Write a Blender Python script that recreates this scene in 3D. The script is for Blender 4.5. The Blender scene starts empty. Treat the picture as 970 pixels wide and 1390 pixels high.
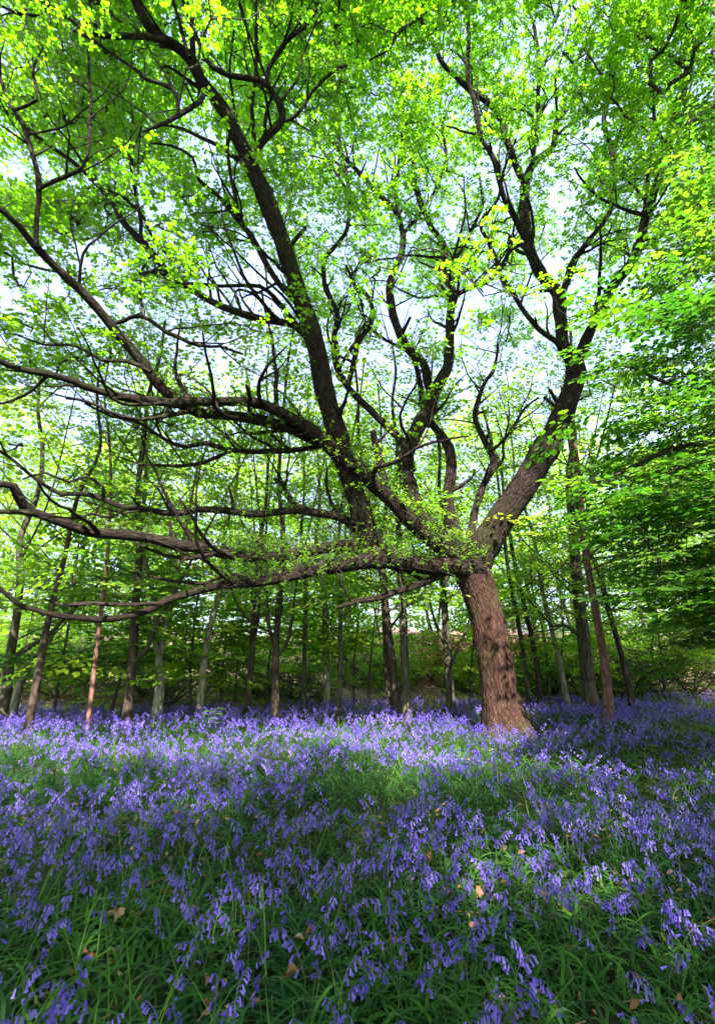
import bpy, math, random
import numpy as np
from mathutils import Vector, noise as mnoise
from mathutils.kdtree import KDTree

SEED = 11
rng = np.random.default_rng(SEED)
random.seed(SEED)
scene = bpy.context.scene
COL = scene.collection

# ------------------------------------------------------------------ camera model
F = 650.0                      # focal length in photo pixels
CX, CY = 485.0, 650.0          # optical centre in the photo
PITCH = math.radians(20.0)
CAMZ = 1.3
cp, sp = math.cos(PITCH), math.sin(PITCH)

def at(x, y, Y):
    """photo pixel + forward distance -> world point and depth scale"""
    u = (x - CX) / F
    v = (CY - y) / F
    t = Y / (cp - v * sp)
    return np.array([u * t, Y, CAMZ + t * (sp + v * cp)]), t

def project(P):
    P = np.asarray(P, float)
    dz = P[..., 2] - CAMZ
    t = P[..., 1] * cp + dz * sp
    v = (-P[..., 1] * sp + dz * cp) / t
    u = P[..., 0] / t
    return CX + u * F, CY - v * F, t

# ------------------------------------------------------------------ terrain
def bedge(X):
    return np.interp(X, [-30, -9, -4, 0, 4, 9, 30], [10.6, 10.9, 11.5, 12.3, 13.4, 14.6, 15.5]) + 0.35 * np.sin(X * 0.9 + 2) + 0.2 * np.sin(X * 2.3)

def hgt(X, Y):
    X = np.asarray(X, float); Y = np.asarray(Y, float)
    z = 0.05 * np.sin(X * 0.7 + 1.0) * np.sin(Y * 0.55) + 0.03 * np.sin(X * 1.9 + Y * 1.3)
    edge = bedge(X) + 2.2
    s = np.clip((Y - edge) / 9.0, 0, 1)
    s = s * s * (3 - 2 * s)
    hh = 1.15 + 0.45 * np.sin(X * 0.16 + 0.6) + 0.35 * np.sin(X * 0.5) + 0.15 * np.sin(X * 1.3)
    s2 = np.clip((Y - 28.0) / 40.0, 0, 1)
    return z + s * hh + s2 * 3.0

# ------------------------------------------------------------------ helpers
def new_mesh(name, V, faces, mat, parent=None, smooth=False, attr=None):
    """faces: list of int arrays (n,3) / (n,4).  attr: per-face floats"""
    me = bpy.data.meshes.new(name)
    V = np.ascontiguousarray(V, np.float32)
    faces = [f for f in faces if len(f)]
    me.vertices.add(len(V))
    me.vertices.foreach_set('co', V.ravel())
    nl = sum(f.size for f in faces); npol = sum(len(f) for f in faces)
    me.loops.add(nl); me.polygons.add(npol)
    me.loops.foreach_set('vertex_index', np.concatenate([f.ravel() for f in faces]).astype(np.int32))
    sizes = np.concatenate([np.full(len(f), f.shape[1]) for f in faces])
    starts = np.concatenate([[0], np.cumsum(sizes)[:-1]]).astype(np.int32)
    me.polygons.foreach_set('loop_start', starts)
    me.update(calc_edges=True)
    if smooth:
        me.polygons.foreach_set('use_smooth', np.ones(npol, bool))
    if attr is not None:
        a = me.attributes.new('rnd', 'FLOAT', 'FACE')
        a.data.foreach_set('value', np.ascontiguousarray(attr, np.float32))
    me.materials.append(mat)
    o = bpy.data.objects.new(name, me)
    COL.objects.link(o)
    if parent is not None: o.parent = parent
    return o

class Geo:
    def __init__(s): s.V = []; s.F3 = []; s.F4 = []; s.A3 = []; s.A4 = []; s.n = 0; s.B = []; s.useB = False
    def add(s, V, F, attr=None, bk=None):
        V = np.asarray(V, float).reshape(-1, 3); F = np.asarray(F)
        if len(F) == 0: return
        s.V.append(V); s.B.append(V if bk is None else bk)
        if bk is not None: s.useB = True
        if attr is None: attr = np.full(len(F), 0.5)
        if F.shape[1] == 3: s.F3.append(F + s.n); s.A3.append(attr)
        else: s.F4.append(F + s.n); s.A4.append(attr)
        s.n += len(V)
    def rep(s, TV, TF, P, R, S, attr=None):
        """replicate template with positions P (n,3), rotations R (n,3,3), scales S (n,)"""
        n, m = len(P), len(TV)
        if n == 0: return
        V = np.einsum('nij,mj->nmi', R, TV) * np.asarray(S).reshape(-1, 1, 1) + np.asarray(P)[:, None, :]
        Fs = (TF[None] + (np.arange(n) * m)[:, None, None]).reshape(-1, TF.shape[1])
        if attr is None: attr = rng.random(n)
        attr = np.asarray(attr)
        if attr.ndim == 1: attr = np.repeat(attr, len(TF))
        s.add(V.reshape(-1, 3), Fs, attr.ravel())
    def build(s, name, mat, parent=None, smooth=False):
        V = np.concatenate(s.V)
        fs = []; at_ = []
        if s.F3: fs.append(np.concatenate(s.F3)); at_ += s.A3
        if s.F4: fs.append(np.concatenate(s.F4)); at_ += s.A4
        o = new_mesh(name, V, fs, mat, parent, smooth, np.concatenate(at_))
        if s.useB:      # rest coordinates of the bark: round the stem and along it
            a = o.data.attributes.new('bk', 'FLOAT_VECTOR', 'POINT')
            a.data.foreach_set('vector', np.ascontiguousarray(np.concatenate(s.B), np.float32).ravel())
        return o

def tag(o, label=None, cat=None, group=None, kind=None):
    if label: o['label'] = label
    if cat: o['category'] = cat
    if group: o['group'] = group
    if kind: o['kind'] = kind
    return o

def empty(name, loc, label, cat, group=None):
    o = bpy.data.objects.new(name, None)
    o.empty_display_size = 0.2
    COL.objects.link(o); o.location = loc
    return tag(o, label, cat, group)

def reparent_local(o, root):
    """mesh built in world space -> child of root without moving"""
    o.parent = root
    l = np.array(root.location)
    me = o.data
    co = np.empty(len(me.vertices) * 3, np.float32); me.vertices.foreach_get('co', co)
    co = co.reshape(-1, 3) - l.astype(np.float32)
    me.vertices.foreach_set('co', co.ravel()); me.update()
    return o

def norm(v):
    return v / np.maximum(np.linalg.norm(v, axis=-1, keepdims=True), 1e-9)

def frames(D, up=None, spin=None):
    """rotation matrices whose local +Y axis is D and local Z is as near `up` as possible"""
    D = norm(np.asarray(D, float)); n = len(D)
    if up is None: up = np.tile([0, 0, 1.0], (n, 1))
    X = np.cross(D, up); bad = np.linalg.norm(X, axis=1) < 1e-3
    X[bad] = [1, 0, 0]
    X = norm(X); Z = np.cross(X, D)
    if spin is not None:
        c, s_ = np.cos(spin)[:, None], np.sin(spin)[:, None]
        X, Z = X * c + Z * s_, Z * c - X * s_
    return np.stack([X, D, Z], axis=2)

def rotz(a):
    c, s_ = np.cos(a), np.sin(a); z = np.zeros_like(c); o = np.ones_like(c)
    return np.stack([np.stack([c, -s_, z], -1), np.stack([s_, c, z], -1), np.stack([z, z, o], -1)], 1)

def rnd_dirs(n):
    v = rng.normal(size=(n, 3)); return norm(v)

def catmull(P, step):
    P = np.asarray(P, float)
    Q = np.vstack([2 * P[0] - P[1], P, 2 * P[-1] - P[-2]])
    out = []
    for i in range(1, len(Q) - 2):
        L = np.linalg.norm(Q[i + 1][:3] - Q[i][:3]); k = max(1, int(round(L / step)))
        for j in range(k):
            t = j / k
            out.append(0.5 * (2 * Q[i] + (Q[i + 1] - Q[i - 1]) * t + (2 * Q[i - 1] - 5 * Q[i] + 4 * Q[i + 1] - Q[i + 2]) * t * t
                       + (-Q[i - 1] + 3 * Q[i] - 3 * Q[i + 1] + Q[i + 2]) * t ** 3))
    out.append(P[-1])
    return np.array(out)

def tube(geo, P, R, sides, knob=0.0, cap=True, freq=3.0, ridges=0, attr=0.5):
    P = np.asarray(P, float); n = len(P)
    T = norm(np.gradient(P, axis=0))
    N = np.cross(T[0], [0.3, 0.2, 1.0]); N = norm(N)
    ang = np.linspace(0, 2 * math.pi, sides, endpoint=False)
    V = np.empty((n, sides, 3)); K = np.empty((n, sides, 3))
    ph = random.uniform(0, 50); al = ph + np.concatenate([[0], np.cumsum(np.linalg.norm(np.diff(P, axis=0), axis=1))])
    Rm_ = float(np.mean(R[:max(2, n // 2)]))
    for i in range(n):
        N = norm(N - T[i] * np.dot(N, T[i])); B = np.cross(T[i], N)
        ring = np.cos(ang)[:, None] * N + np.sin(ang)[:, None] * B
        r = np.full(sides, R[i])
        if knob:
            for k in range(sides):
                p = P[i] + ring[k] * R[i]
                q = Vector(p * freq) + Vector((ph, 0, 0))
                r[k] *= 1 + knob * (mnoise.noise(q) + 0.5 * mnoise.noise(q * 2.7))
                if ridges:
                    r[k] += ridges * (1 - abs(2 * mnoise.noise(Vector((ang[k] * 7.0 * 1.0, i * 0.045, ph)) )))
        V[i] = P[i] + ring * r[:, None]
        K[i, :, 0] = np.cos(ang) * (Rm_ * .5 + R[i] * .5); K[i, :, 1] = np.sin(ang) * (Rm_ * .5 + R[i] * .5); K[i, :, 2] = al[i]
    idx = np.arange(n * sides).reshape(n, sides)
    a = idx[:-1]; b = idx[1:]
    Fq = np.stack([a, np.roll(a, -1, 1), np.roll(b, -1, 1), b], -1).reshape(-1, 4)
    geo.add(V.reshape(-1, 3), Fq, np.full(len(Fq), attr), K.reshape(-1, 3))
    if cap:
        tip = P[-1] + T[-1] * R[-1] * 0.7
        geo.add(np.vstack([V[-1], tip]), np.array([[k, (k + 1) % sides, sides] for k in range(sides)]), None, np.vstack([K[-1], [0, 0, al[-1] + R[-1]]]))

def segs(geo, A, B, RA, RB, sides=4):
    """many thin frusta at once"""
    D = B - A; Rm = frames(D)
    X = Rm[:, :, 0]; Z = Rm[:, :, 2]
    ang = np.linspace(0, 2 * math.pi, sides, endpoint=False)
    ring = np.cos(ang)[None, :, None] * X[:, None] + np.sin(ang)[None, :, None] * Z[:, None]
    VA = A[:, None] + ring * RA[:, None, None]; VB = (B + D * 0.04)[:, None] + ring * RB[:, None, None]
    V = np.concatenate([VA, VB], 1).reshape(-1, 3)
    n = len(A); k = np.arange(sides); k2 = (k + 1) % sides
    Ft = np.stack([k, k2, k2 + sides, k + sides], -1)
    Fs = (Ft[None] + (np.arange(n) * 2 * sides)[:, None, None]).reshape(-1, 4)
    geo.add(V, Fs)

# ------------------------------------------------------------------ materials
def mat_new(name):
    m = bpy.data.materials.new(name); m.use_nodes = True
    nt = m.node_tree; nt.nodes.clear()
    out = nt.nodes.new('ShaderNodeOutputMaterial')
    return m, nt, out

def nd(nt, t, **k):
    n = nt.nodes.new(t)
    for a, b in k.items():
        if a.startswith('i_'):
            key = a[2:]
            n.inputs[int(key) if key.isdigit() else key.replace('_', ' ')].default_value = b
        else: setattr(n, a, b)
    return n

def ramp(nt, fac, stops):
    r = nt.nodes.new('ShaderNodeValToRGB')
    e = r.color_ramp.elements
    while len(e) > 1: e.remove(e[-1])
    e[0].position = stops[0][0]; e[0].color = (*stops[0][1], 1)
    for p, c in stops[1:]:
        x = e.new(p); x.color = (*c, 1)
    nt.links.new(fac, r.inputs[0]); return r.outputs[0]

def leaf_mat(name, dif, tra, spec=0.25, mixf=0.5, patch=0.6):
    """dif / tra: lists of three colours across the per-leaf random value"""
    m, nt, out = mat_new(name); L = nt.links.new
    at_ = nd(nt, 'ShaderNodeAttribute', attribute_name='rnd')
    tc = nd(nt, 'ShaderNodeTexCoord')
    nz = nd(nt, 'ShaderNodeTexNoise', i_Scale=patch, i_Detail=2.0)
    L(tc.outputs['Object'], nz.inputs['Vector'])
    ad = nd(nt, 'ShaderNodeMath', operation='MULTIPLY_ADD', i_1=1.6, i_2=-0.8)
    L(nz.outputs[0], ad.inputs[0])
    ad2 = nd(nt, 'ShaderNodeMath', operation='ADD', use_clamp=True)
    L(ad.outputs[0], ad2.inputs[0]); L(at_.outputs['Fac'], ad2.inputs[1])
    cd = ramp(nt, ad2.outputs[0], [(0, dif[0]), (0.5, dif[1]), (1, dif[2])])
    ct = ramp(nt, ad2.outputs[0], [(0, tra[0]), (0.5, tra[1]), (1, tra[2])])
    d = nd(nt, 'ShaderNodeBsdfDiffuse'); t = nd(nt, 'ShaderNodeBsdfTranslucent')
    g = nd(nt, 'ShaderNodeBsdfGlossy', i_Roughness=0.42); g.inputs['Color'].default_value = (1, 1, 1, 1)
    L(cd, d.inputs[0]); L(ct, t.inputs[0])
    mx = nd(nt, 'ShaderNodeMixShader', i_0=mixf); L(d.outputs[0], mx.inputs[1]); L(t.outputs[0], mx.inputs[2])
    fr = nd(nt, 'ShaderNodeFresnel', i_IOR=1.4)
    fm = nd(nt, 'ShaderNodeMath', operation='MULTIPLY', i_1=spec); L(fr.outputs[0], fm.inputs[0])
    mg = nd(nt, 'ShaderNodeMixShader'); L(fm.outputs[0], mg.inputs[0]); L(mx.outputs[0], mg.inputs[1]); L(g.outputs[0], mg.inputs[2])
    L(mg.outputs[0], out.inputs[0])
    return m

def bark_mat(name, c0, c1, c2, moss=(0.05, 0.075, 0.015), mossamt=0.45, scale=9.0, stretch=0.18, bump=0.6, dist=0.03):
    m, nt, out = mat_new(name); L = nt.links.new
    tc = nd(nt, 'ShaderNodeTexCoord')
    bk = nd(nt, 'ShaderNodeAttribute', attribute_name='bk')
    mp = nd(nt, 'ShaderNodeMapping'); mp.inputs['Scale'].default_value = (1, 1, stretch)
    L(bk.outputs['Vector'], mp.inputs['Vector'])
    wn = nd(nt, 'ShaderNodeTexNoise', i_Scale=scale * 0.6, i_Detail=3.0)
    L(mp.outputs[0], wn.inputs['Vector'])
    mixv = nd(nt, 'ShaderNodeMixRGB', i_Fac=0.12); L(mp.outputs[0], mixv.inputs[1]); L(wn.outputs['Color'], mixv.inputs[2])
    vo = nd(nt, 'ShaderNodeTexVoronoi', feature='DISTANCE_TO_EDGE', i_Scale=scale)
    L(mixv.outputs[0], vo.inputs['Vector'])
    nz = nd(nt, 'ShaderNodeTexNoise', i_Scale=scale * 2.2, i_Detail=6.0, i_Roughness=0.65)
    L(mp.outputs[0], nz.inputs['Vector'])
    big = nd(nt, 'ShaderNodeTexNoise', i_Scale=1.6, i_Detail=4.0, i_Roughness=0.6)
    L(tc.outputs['Object'], big.inputs['Vector'])
    col = ramp(nt, nz.outputs[0], [(0.25, c0), (0.5, c1), (0.75, c2)])
    ms = nd(nt, 'ShaderNodeMapRange', i_1=0.5, i_2=0.68, i_3=0.0, i_4=mossamt); L(big.outputs[0], ms.inputs[0])
    mm = nd(nt, 'ShaderNodeMixRGB'); mm.inputs[2].default_value = (*moss, 1)
    L(ms.outputs[0], mm.inputs[0]); L(col, mm.inputs[1])
    cr = nd(nt, 'ShaderNodeMapRange', i_1=0.0, i_2=0.12, i_3=0.45, i_4=1.0); L(vo.outputs['Distance'], cr.inputs[0])
    mu = nd(nt, 'ShaderNodeMixRGB', blend_type='MULTIPLY', i_Fac=1.0); L(mm.outputs[0], mu.inputs[1]); L(cr.outputs[0], mu.inputs[2])
    b = nd(nt, 'ShaderNodeBsdfPrincipled', i_Roughness=0.9)
    b.inputs['Specular IOR Level'].default_value = 0.2
    L(mu.outputs[0], b.inputs['Base Color'])
    hs = nd(nt, 'ShaderNodeMapRange', i_1=0.0, i_2=0.25); L(vo.outputs['Distance'], hs.inputs[0])
    hh = nd(nt, 'ShaderNodeMath', operation='MULTIPLY_ADD', i_1=0.5); L(nz.outputs[0], hh.inputs[0]); L(hs.outputs[0], hh.inputs[2])
    bp = nd(nt, 'ShaderNodeBump', i_Strength=bump, i_Distance=dist); L(hh.outputs[0], bp.inputs['Height'])
    L(bp.outputs[0], b.inputs['Normal'])
    L(b.outputs[0], out.inputs[0])
    return m

def simple_mat(name, c, rough=0.8, sc=20, var=0.35):
    m, nt, out = mat_new(name); L = nt.links.new
    nz = nd(nt, 'ShaderNodeTexNoise', i_Scale=sc, i_Detail=3.0)
    tc = nd(nt, 'ShaderNodeTexCoord'); L(tc.outputs['Object'], nz.inputs['Vector'])
    lo = tuple(x * (1 - var) for x in c); hi = tuple(min(1, x * (1 + var)) for x in c)
    b = nd(nt, 'ShaderNodeBsdfPrincipled', i_Roughness=rough)
    L(ramp(nt, nz.outputs[0], [(0.3, lo), (0.7, hi)]), b.inputs['Base Color'])
    L(b.outputs[0], out.inputs[0]); return m

M = {}
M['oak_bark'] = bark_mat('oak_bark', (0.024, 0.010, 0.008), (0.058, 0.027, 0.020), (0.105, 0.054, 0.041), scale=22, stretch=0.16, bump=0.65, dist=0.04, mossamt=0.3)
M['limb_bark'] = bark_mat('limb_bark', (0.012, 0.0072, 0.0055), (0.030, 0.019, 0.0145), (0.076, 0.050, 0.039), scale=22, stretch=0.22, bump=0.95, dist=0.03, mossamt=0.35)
M['twig'] = simple_mat('oak_twig_bark', (0.05, 0.038, 0.03), 0.85, 6)
M['grey_bark'] = bark_mat('woodland_bark', (0.04, 0.034, 0.025), (0.08, 0.07, 0.05), (0.16, 0.14, 0.10), scale=7, stretch=0.3, bump=0.5, dist=0.015, mossamt=0.8)
M['brown_bark'] = bark_mat('brown_bark', (0.03, 0.021, 0.017), (0.065, 0.046, 0.036), (0.12, 0.088, 0.068), scale=8, stretch=0.3, bump=0.6, dist=0.015, mossamt=0.3)
M['red_bark'] = bark_mat('reddish_bark', (0.11, 0.05, 0.04), (0.2, 0.10, 0.08), (0.28, 0.16, 0.12), scale=8, stretch=0.4, bump=0.4, dist=0.01, mossamt=0.1)
M['pale_bark'] = bark_mat('pale_bark', (0.13, 0.12, 0.075), (0.26, 0.24, 0.16), (0.38, 0.36, 0.26), scale=7, stretch=0.4, bump=0.4, dist=0.012, mossamt=0.5)
M['oak_leaf'] = leaf_mat('oak_leaf', [(0.045, 0.10, 0.008), (0.09, 0.17, 0.010), (0.13, 0.21, 0.012)],
                         [(0.22, 0.58, 0.008), (0.34, 0.74, 0.010), (0.40, 0.80, 0.012)], mixf=0.68)
M['beech_leaf'] = leaf_mat('beech_leaf', [(0.03, 0.09, 0.010), (0.06, 0.14, 0.014), (0.10, 0.18, 0.014)],
                           [(0.05, 0.22, 0.010), (0.12, 0.36, 0.012), (0.30, 0.54, 0.016)], mixf=0.55, spec=0.15)
M['wood_leaf'] = leaf_mat('woodland_leaf', [(0.07, 0.17, 0.010), (0.14, 0.27, 0.014), (0.21, 0.34, 0.016)],
                          [(0.22, 0.56, 0.012), (0.42, 0.74, 0.02), (0.62, 0.86, 0.03)], mixf=0.6)
M['holly_leaf'] = leaf_mat('dark_evergreen_leaf', [(0.012, 0.04, 0.01), (0.02, 0.06, 0.012), (0.035, 0.085, 0.015)],
                           [(0.02, 0.08, 0.01), (0.04, 0.13, 0.012), (0.06, 0.17, 0.015)], mixf=0.25, spec=0.6)
M['blade'] = leaf_mat('strap_leaf', [(0.010, 0.045, 0.012), (0.022, 0.078, 0.013), (0.05, 0.13, 0.014)],
                      [(0.025, 0.15, 0.012), (0.06, 0.26, 0.016), (0.16, 0.42, 0.02)], mixf=0.35, spec=0.5, patch=1.2)
M['grass'] = leaf_mat('grass_blade', [(0.06, 0.14, 0.02), (0.10, 0.20, 0.025), (0.16, 0.25, 0.04)],
                      [(0.14, 0.36, 0.02), (0.24, 0.5, 0.03), (0.38, 0.6, 0.05)], mixf=0.4, spec=0.3)
M['petal'] = leaf_mat('bluebell_petal', [(0.095, 0.05, 0.41), (0.165, 0.098, 0.56), (0.33, 0.225, 0.76)],
                      [(0.12, 0.065, 0.55), (0.21, 0.125, 0.70), (0.39, 0.265, 0.84)], mixf=0.35, spec=0.15, patch=0.9)
M['stem'] = leaf_mat('flower_stem', [(0.05, 0.09, 0.03), (0.07, 0.12, 0.04), (0.10, 0.13, 0.08)],
                     [(0.08, 0.2, 0.03), (0.1, 0.25, 0.03), (0.14, 0.28, 0.05)], mixf=0.25)
M['dead'] = leaf_mat('dead_leaf', [(0.20, 0.085, 0.04), (0.33, 0.16, 0.09), (0.45, 0.27, 0.18)],
                     [(0.2, 0.08, 0.03), (0.3, 0.13, 0.05), (0.35, 0.18, 0.09)], mixf=0.2)
M['russet'] = leaf_mat('russet_leaf', [(0.18, 0.05, 0.05), (0.28, 0.10, 0.08), (0.36, 0.16, 0.11)],
                       [(0.3, 0.08, 0.05), (0.4, 0.14, 0.09), (0.46, 0.2, 0.12)], mixf=0.4)

def ground_mat():
    m, nt, out = mat_new('woodland_floor'); L = nt.links.new
    tc = nd(nt, 'ShaderNodeTexCoord')
    n1 = nd(nt, 'ShaderNodeTexNoise', i_Scale=2.2, i_Detail=8.0, i_Roughness=0.7); L(tc.outputs['Object'], n1.inputs['Vector'])
    n2 = nd(nt, 'ShaderNodeTexVoronoi', i_Scale=16.0); L(tc.outputs['Object'], n2.inputs['Vector'])
    litter = ramp(nt, n2.outputs['Color'], [(0.1, (0.07, 0.035, 0.028)), (0.45, (0.17, 0.085, 0.07)), (0.8, (0.32, 0.19, 0.16))])
    soil = ramp(nt, n1.outputs[0], [(0.3, (0.018, 0.022, 0.010)), (0.7, (0.045, 0.045, 0.02))])
    sx = nd(nt, 'ShaderNodeSeparateXYZ'); L(tc.outputs['Object'], sx.inputs[0])
    yr = nd(nt, 'ShaderNodeMapRange', i_1=10.8, i_2=13.5); L(sx.outputs[1], yr.inputs[0])
    ad = nd(nt, 'ShaderNodeMath', operation='MULTIPLY_ADD', i_1=0.5, i_2=-0.25); L(n1.outputs[0], ad.inputs[0])
    a2 = nd(nt, 'ShaderNodeMath', operation='ADD', use_clamp=True); L(yr.outputs[0], a2.inputs[0]); L(ad.outputs[0], a2.inputs[1])
    mx = nd(nt, 'ShaderNodeMixRGB'); L(a2.outputs[0], mx.inputs[0]); L(soil, mx.inputs[1]); L(litter, mx.inputs[2])
    b = nd(nt, 'ShaderNodeBsdfPrincipled', i_Roughness=0.95); L(mx.outputs[0], b.inputs['Base Color'])
    bp = nd(nt, 'ShaderNodeBump', i_Strength=0.7, i_Distance=0.06); L(n1.outputs[0], bp.inputs['Height']); L(bp.outputs[0], b.inputs['Normal'])
    L(b.outputs[0], out.inputs[0]); return m
M['ground'] = ground_mat()

# ------------------------------------------------------------------ ground
def build_ground():
    xs = np.concatenate([np.linspace(-160, -30, 14)[:-1], np.linspace(-30, 30, 201), np.linspace(30, 160, 14)[1:]])
    ys = np.concatenate([np.linspace(-60, -4, 10)[:-1], np.linspace(-4, 40, 221), np.linspace(40, 240, 20)[1:]])
    X, Y = np.meshgrid(xs, ys)
    Z = hgt(X, Y) - 0.01
    V = np.stack([X, Y, Z], -1).reshape(-1, 3)
    n, m = X.shape; idx = np.arange(n * m).reshape(n, m)
    Fq = np.stack([idx[:-1, :-1], idx[:-1, 1:], idx[1:, 1:], idx[1:, :-1]], -1).reshape(-1, 4)
    o = new_mesh('ground', V, [Fq], M['ground'], smooth=True)
    tag(o, 'woodland floor rising into a leaf littered bank', kind='structure')
build_ground()

# ------------------------------------------------------------------ leaf shapes and sprig templates
def leaf6(L, W, fold=0.12, droop=0.12):
    V = np.array([[0, 0, 0], [W * .42, L * .35, fold * W], [W * .5, L * .68, fold * W - droop * L * .3], [0, L, -droop * L],
                  [-W * .5, L * .68, fold * W - droop * L * .3], [-W * .42, L * .35, fold * W]])
    return V, np.array([[0, 1, 2, 3], [0, 3, 4, 5]])

def oak_sprig(seed, nt_=7, spread=0.33):
    r = np.random.default_rng(seed)
    P = []; D = []; S = []; TA = []; TB = []
    for i in range(nt_):
        d = r.normal(size=3); d[2] = d[2] * 0.6 + 0.25; d /= np.linalg.norm(d)
        ln = spread * r.uniform(0.45, 1.0)
        mid = d * ln * 0.5 + r.normal(size=3) * 0.03; end = d * ln
        TA += [np.zeros(3), mid]; TB += [mid, end]
        k = r.integers(6, 9); a0 = r.uniform(0, 6.28)
        for j in range(k):
            a = a0 + j * 6.283 / k + r.uniform(-.3, .3)
            h = np.array([math.cos(a), math.sin(a), r.uniform(-0.35, 0.35)]) + d * 0.3
            P.append(end + r.normal(size=3) * 0.012); D.append(h); S.append(r.uniform(0.75, 1.25))
        for j in range(2):
            q = mid * r.uniform(.4, 1.6); P.append(q); D.append(r.normal(size=3) * [1, 1, .4]); S.append(r.uniform(0.6, 1.0))
    P = np.array(P); D = norm(np.array(D)); S = np.array(S)
    R = frames(D, up=norm(np.tile([0, 0, 1.0], (len(D), 1)) + r.normal(size=(len(D), 3)) * 0.45))
    LV, LF = leaf6(0.058, 0.035)
    V = (np.einsum('nij,mj->nmi', R, LV) * S[:, None, None] + P[:, None]).reshape(-1, 3)
    Fq = (LF[None] + (np.arange(len(P)) * 6)[:, None, None]).reshape(-1, 4)
    A = np.repeat(r.random(len(P)) * 0.6 - 0.3, 2)
    return V, Fq, A, np.array(TA), np.array(TB)

def beech_sprig(seed, length=0.62, leaf=0.092, n_side=5):
    """flat layered spray growing along +Y, flat in XY"""
    r = np.random.default_rng(seed)
    P = []; D = []; S = []; TA = []; TB = []
    def twig(o, d, ln, n, depth):
        cur = o.copy(); dd = d.copy(); sgn = 1
        for i in range(n):
            nx = cur + dd * ln / n; nx[2] -= 0.012 * (i / n)
            TA.append(cur.copy()); TB.append(nx.copy())
            side = np.array([dd[1], -dd[0], 0]) * sgn
            P.append(nx.copy()); D.append(norm(dd * 0.75 + side + [0, 0, r.uniform(-.35, .05)])); S.append(r.uniform(.75, 1.2))
            if depth == 0 and 0 < i:
                twig(nx, norm(dd * 0.8 + side * 0.8), ln * (0.55 - 0.35 * i / n) * r.uniform(.7, 1.2), max(2, int(n * (0.8 - 0.5 * i / n))), 1)
            sgn = -sgn; dd = norm(dd + np.array([r.uniform(-.18, .18), r.uniform(-.1, .1), r.uniform(-.06, .04)])); cur = nx
        P.append(cur.copy()); D.append(dd.copy()); S.append(1.1)
    twig(np.zeros(3), np.array([0, 1.0, 0.05]), length, n_side + 2, 0)
    P = np.array(P); D = norm(np.array(D)); S = np.array(S)
    R = frames(D, up=norm(np.tile([0, 0, 1.0], (len(D), 1)) + r.normal(size=(len(D), 3)) * 0.22))
    LV, LF = leaf6(leaf, leaf * 0.64, fold=0.08)
    V = (np.einsum('nij,mj->nmi', R, LV) * S[:, None, None] + P[:, None]).reshape(-1, 3)
    Fq = (LF[None] + (np.arange(len(P)) * 6)[:, None, None]).reshape(-1, 4)
    A = np.repeat(r.random(len(P)) * 0.6 - 0.3, 2)
    return V, Fq, A, np.array(TA), np.array(TB)

OAK_SPRIGS = [oak_sprig(100 + i) for i in range(7)]
BEECH_SPRIGS = [beech_sprig(200 + i) for i in range(6)]
WOOD_SPRIGS = [beech_sprig(300 + i, length=0.75, leaf=0.088, n_side=5) for i in range(6)]

def place_sprigs(leafg, twigg, P, R, S, templates, rt=0.0028, base=None, thin=None):
    n = len(P); which = rng.integers(0, len(templates), n)
    b = rng.random(n) if base is None else base
    for k, (V, Fq, A, TA, TB) in enumerate(templates):
        w = np.where(which == k)[0]
        if len(w) == 0: continue
        leafg.rep(V, Fq, P[w], R[w], S[w], np.clip(b[w][:, None] + A[None], 0, 1))
        if twigg is not None and len(TA):
            a = (np.einsum('nij,mj->nmi', R[w], TA) * S[w][:, None, None] + P[w][:, None]).reshape(-1, 3)
            c = (np.einsum('nij,mj->nmi', R[w], TB) * S[w][:, None, None] + P[w][:, None]).reshape(-1, 3)
            segs(twigg, a, c, np.full(len(a), rt), np.full(len(a), rt * 0.6), 3)

# ------------------------------------------------------------------ twig growth: every attractor is joined to the nearest wood
def grow(nodes, nrad, attractors, step=0.28, wig=0.05, r0=0.0035, power=0.42, maxd=9.9, sag=0.0, rcap=0.75):
    nodes = np.asarray(nodes, float); n0 = len(nodes)
    cap = n0 + len(attractors) * 14 + 10
    N = np.full((cap, 3), 1e6); N[:n0] = nodes
    par = np.full(cap, -1); n = n0
    kd = KDTree(n0)
    for i, p in enumerate(nodes): kd.insert(p, i)
    kd.balance()
    d0 = np.array([kd.find(a)[2] for a in attractors])
    keep = d0 < maxd
    att = np.asarray(attractors)[keep][np.argsort(d0[keep])]
    tips = []
    for a in att:
        d2 = ((N[:n] - a) ** 2).sum(1)
        i = int(np.argmin(d2)); dist = math.sqrt(d2[i])
        k = max(1, min(12, int(round(dist / step))))
        p0 = N[i].copy(); prev = i
        bow = rng.normal(size=3) * dist * 0.10; bow[2] += dist * 0.06 - sag * dist
        for j in range(1, k + 1):
            t = j / k
            q = p0 * (1 - t) + a * t + bow * (4 * t * (1 - t))
            if j < k: q = q + rng.normal(size=3) * wig * min(1, dist)
            N[n] = q; par[n] = prev; prev = n; n += 1
        tips.append(prev)
    N = N[:n]; par = par[:n]
    w = np.zeros(n); w[tips] = 1
    for i in range(n - 1, n0 - 1, -1):
        w[par[i]] += w[i]
    rad = r0 * np.maximum(w, 1) ** power
    if nrad is not None:
        rad[:n0] = nrad
    idx = np.arange(n0, n)
    A = N[par[idx]]; B = N[idx]; RB = rad[idx]
    pr = rad[par[idx]]
    RA = np.where(par[idx] < n0, np.minimum(pr * rcap, RB * 1.25), np.minimum(pr, RB * 1.3))
    return N, par, rad, A, B, RA, RB, np.array(tips), att

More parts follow.
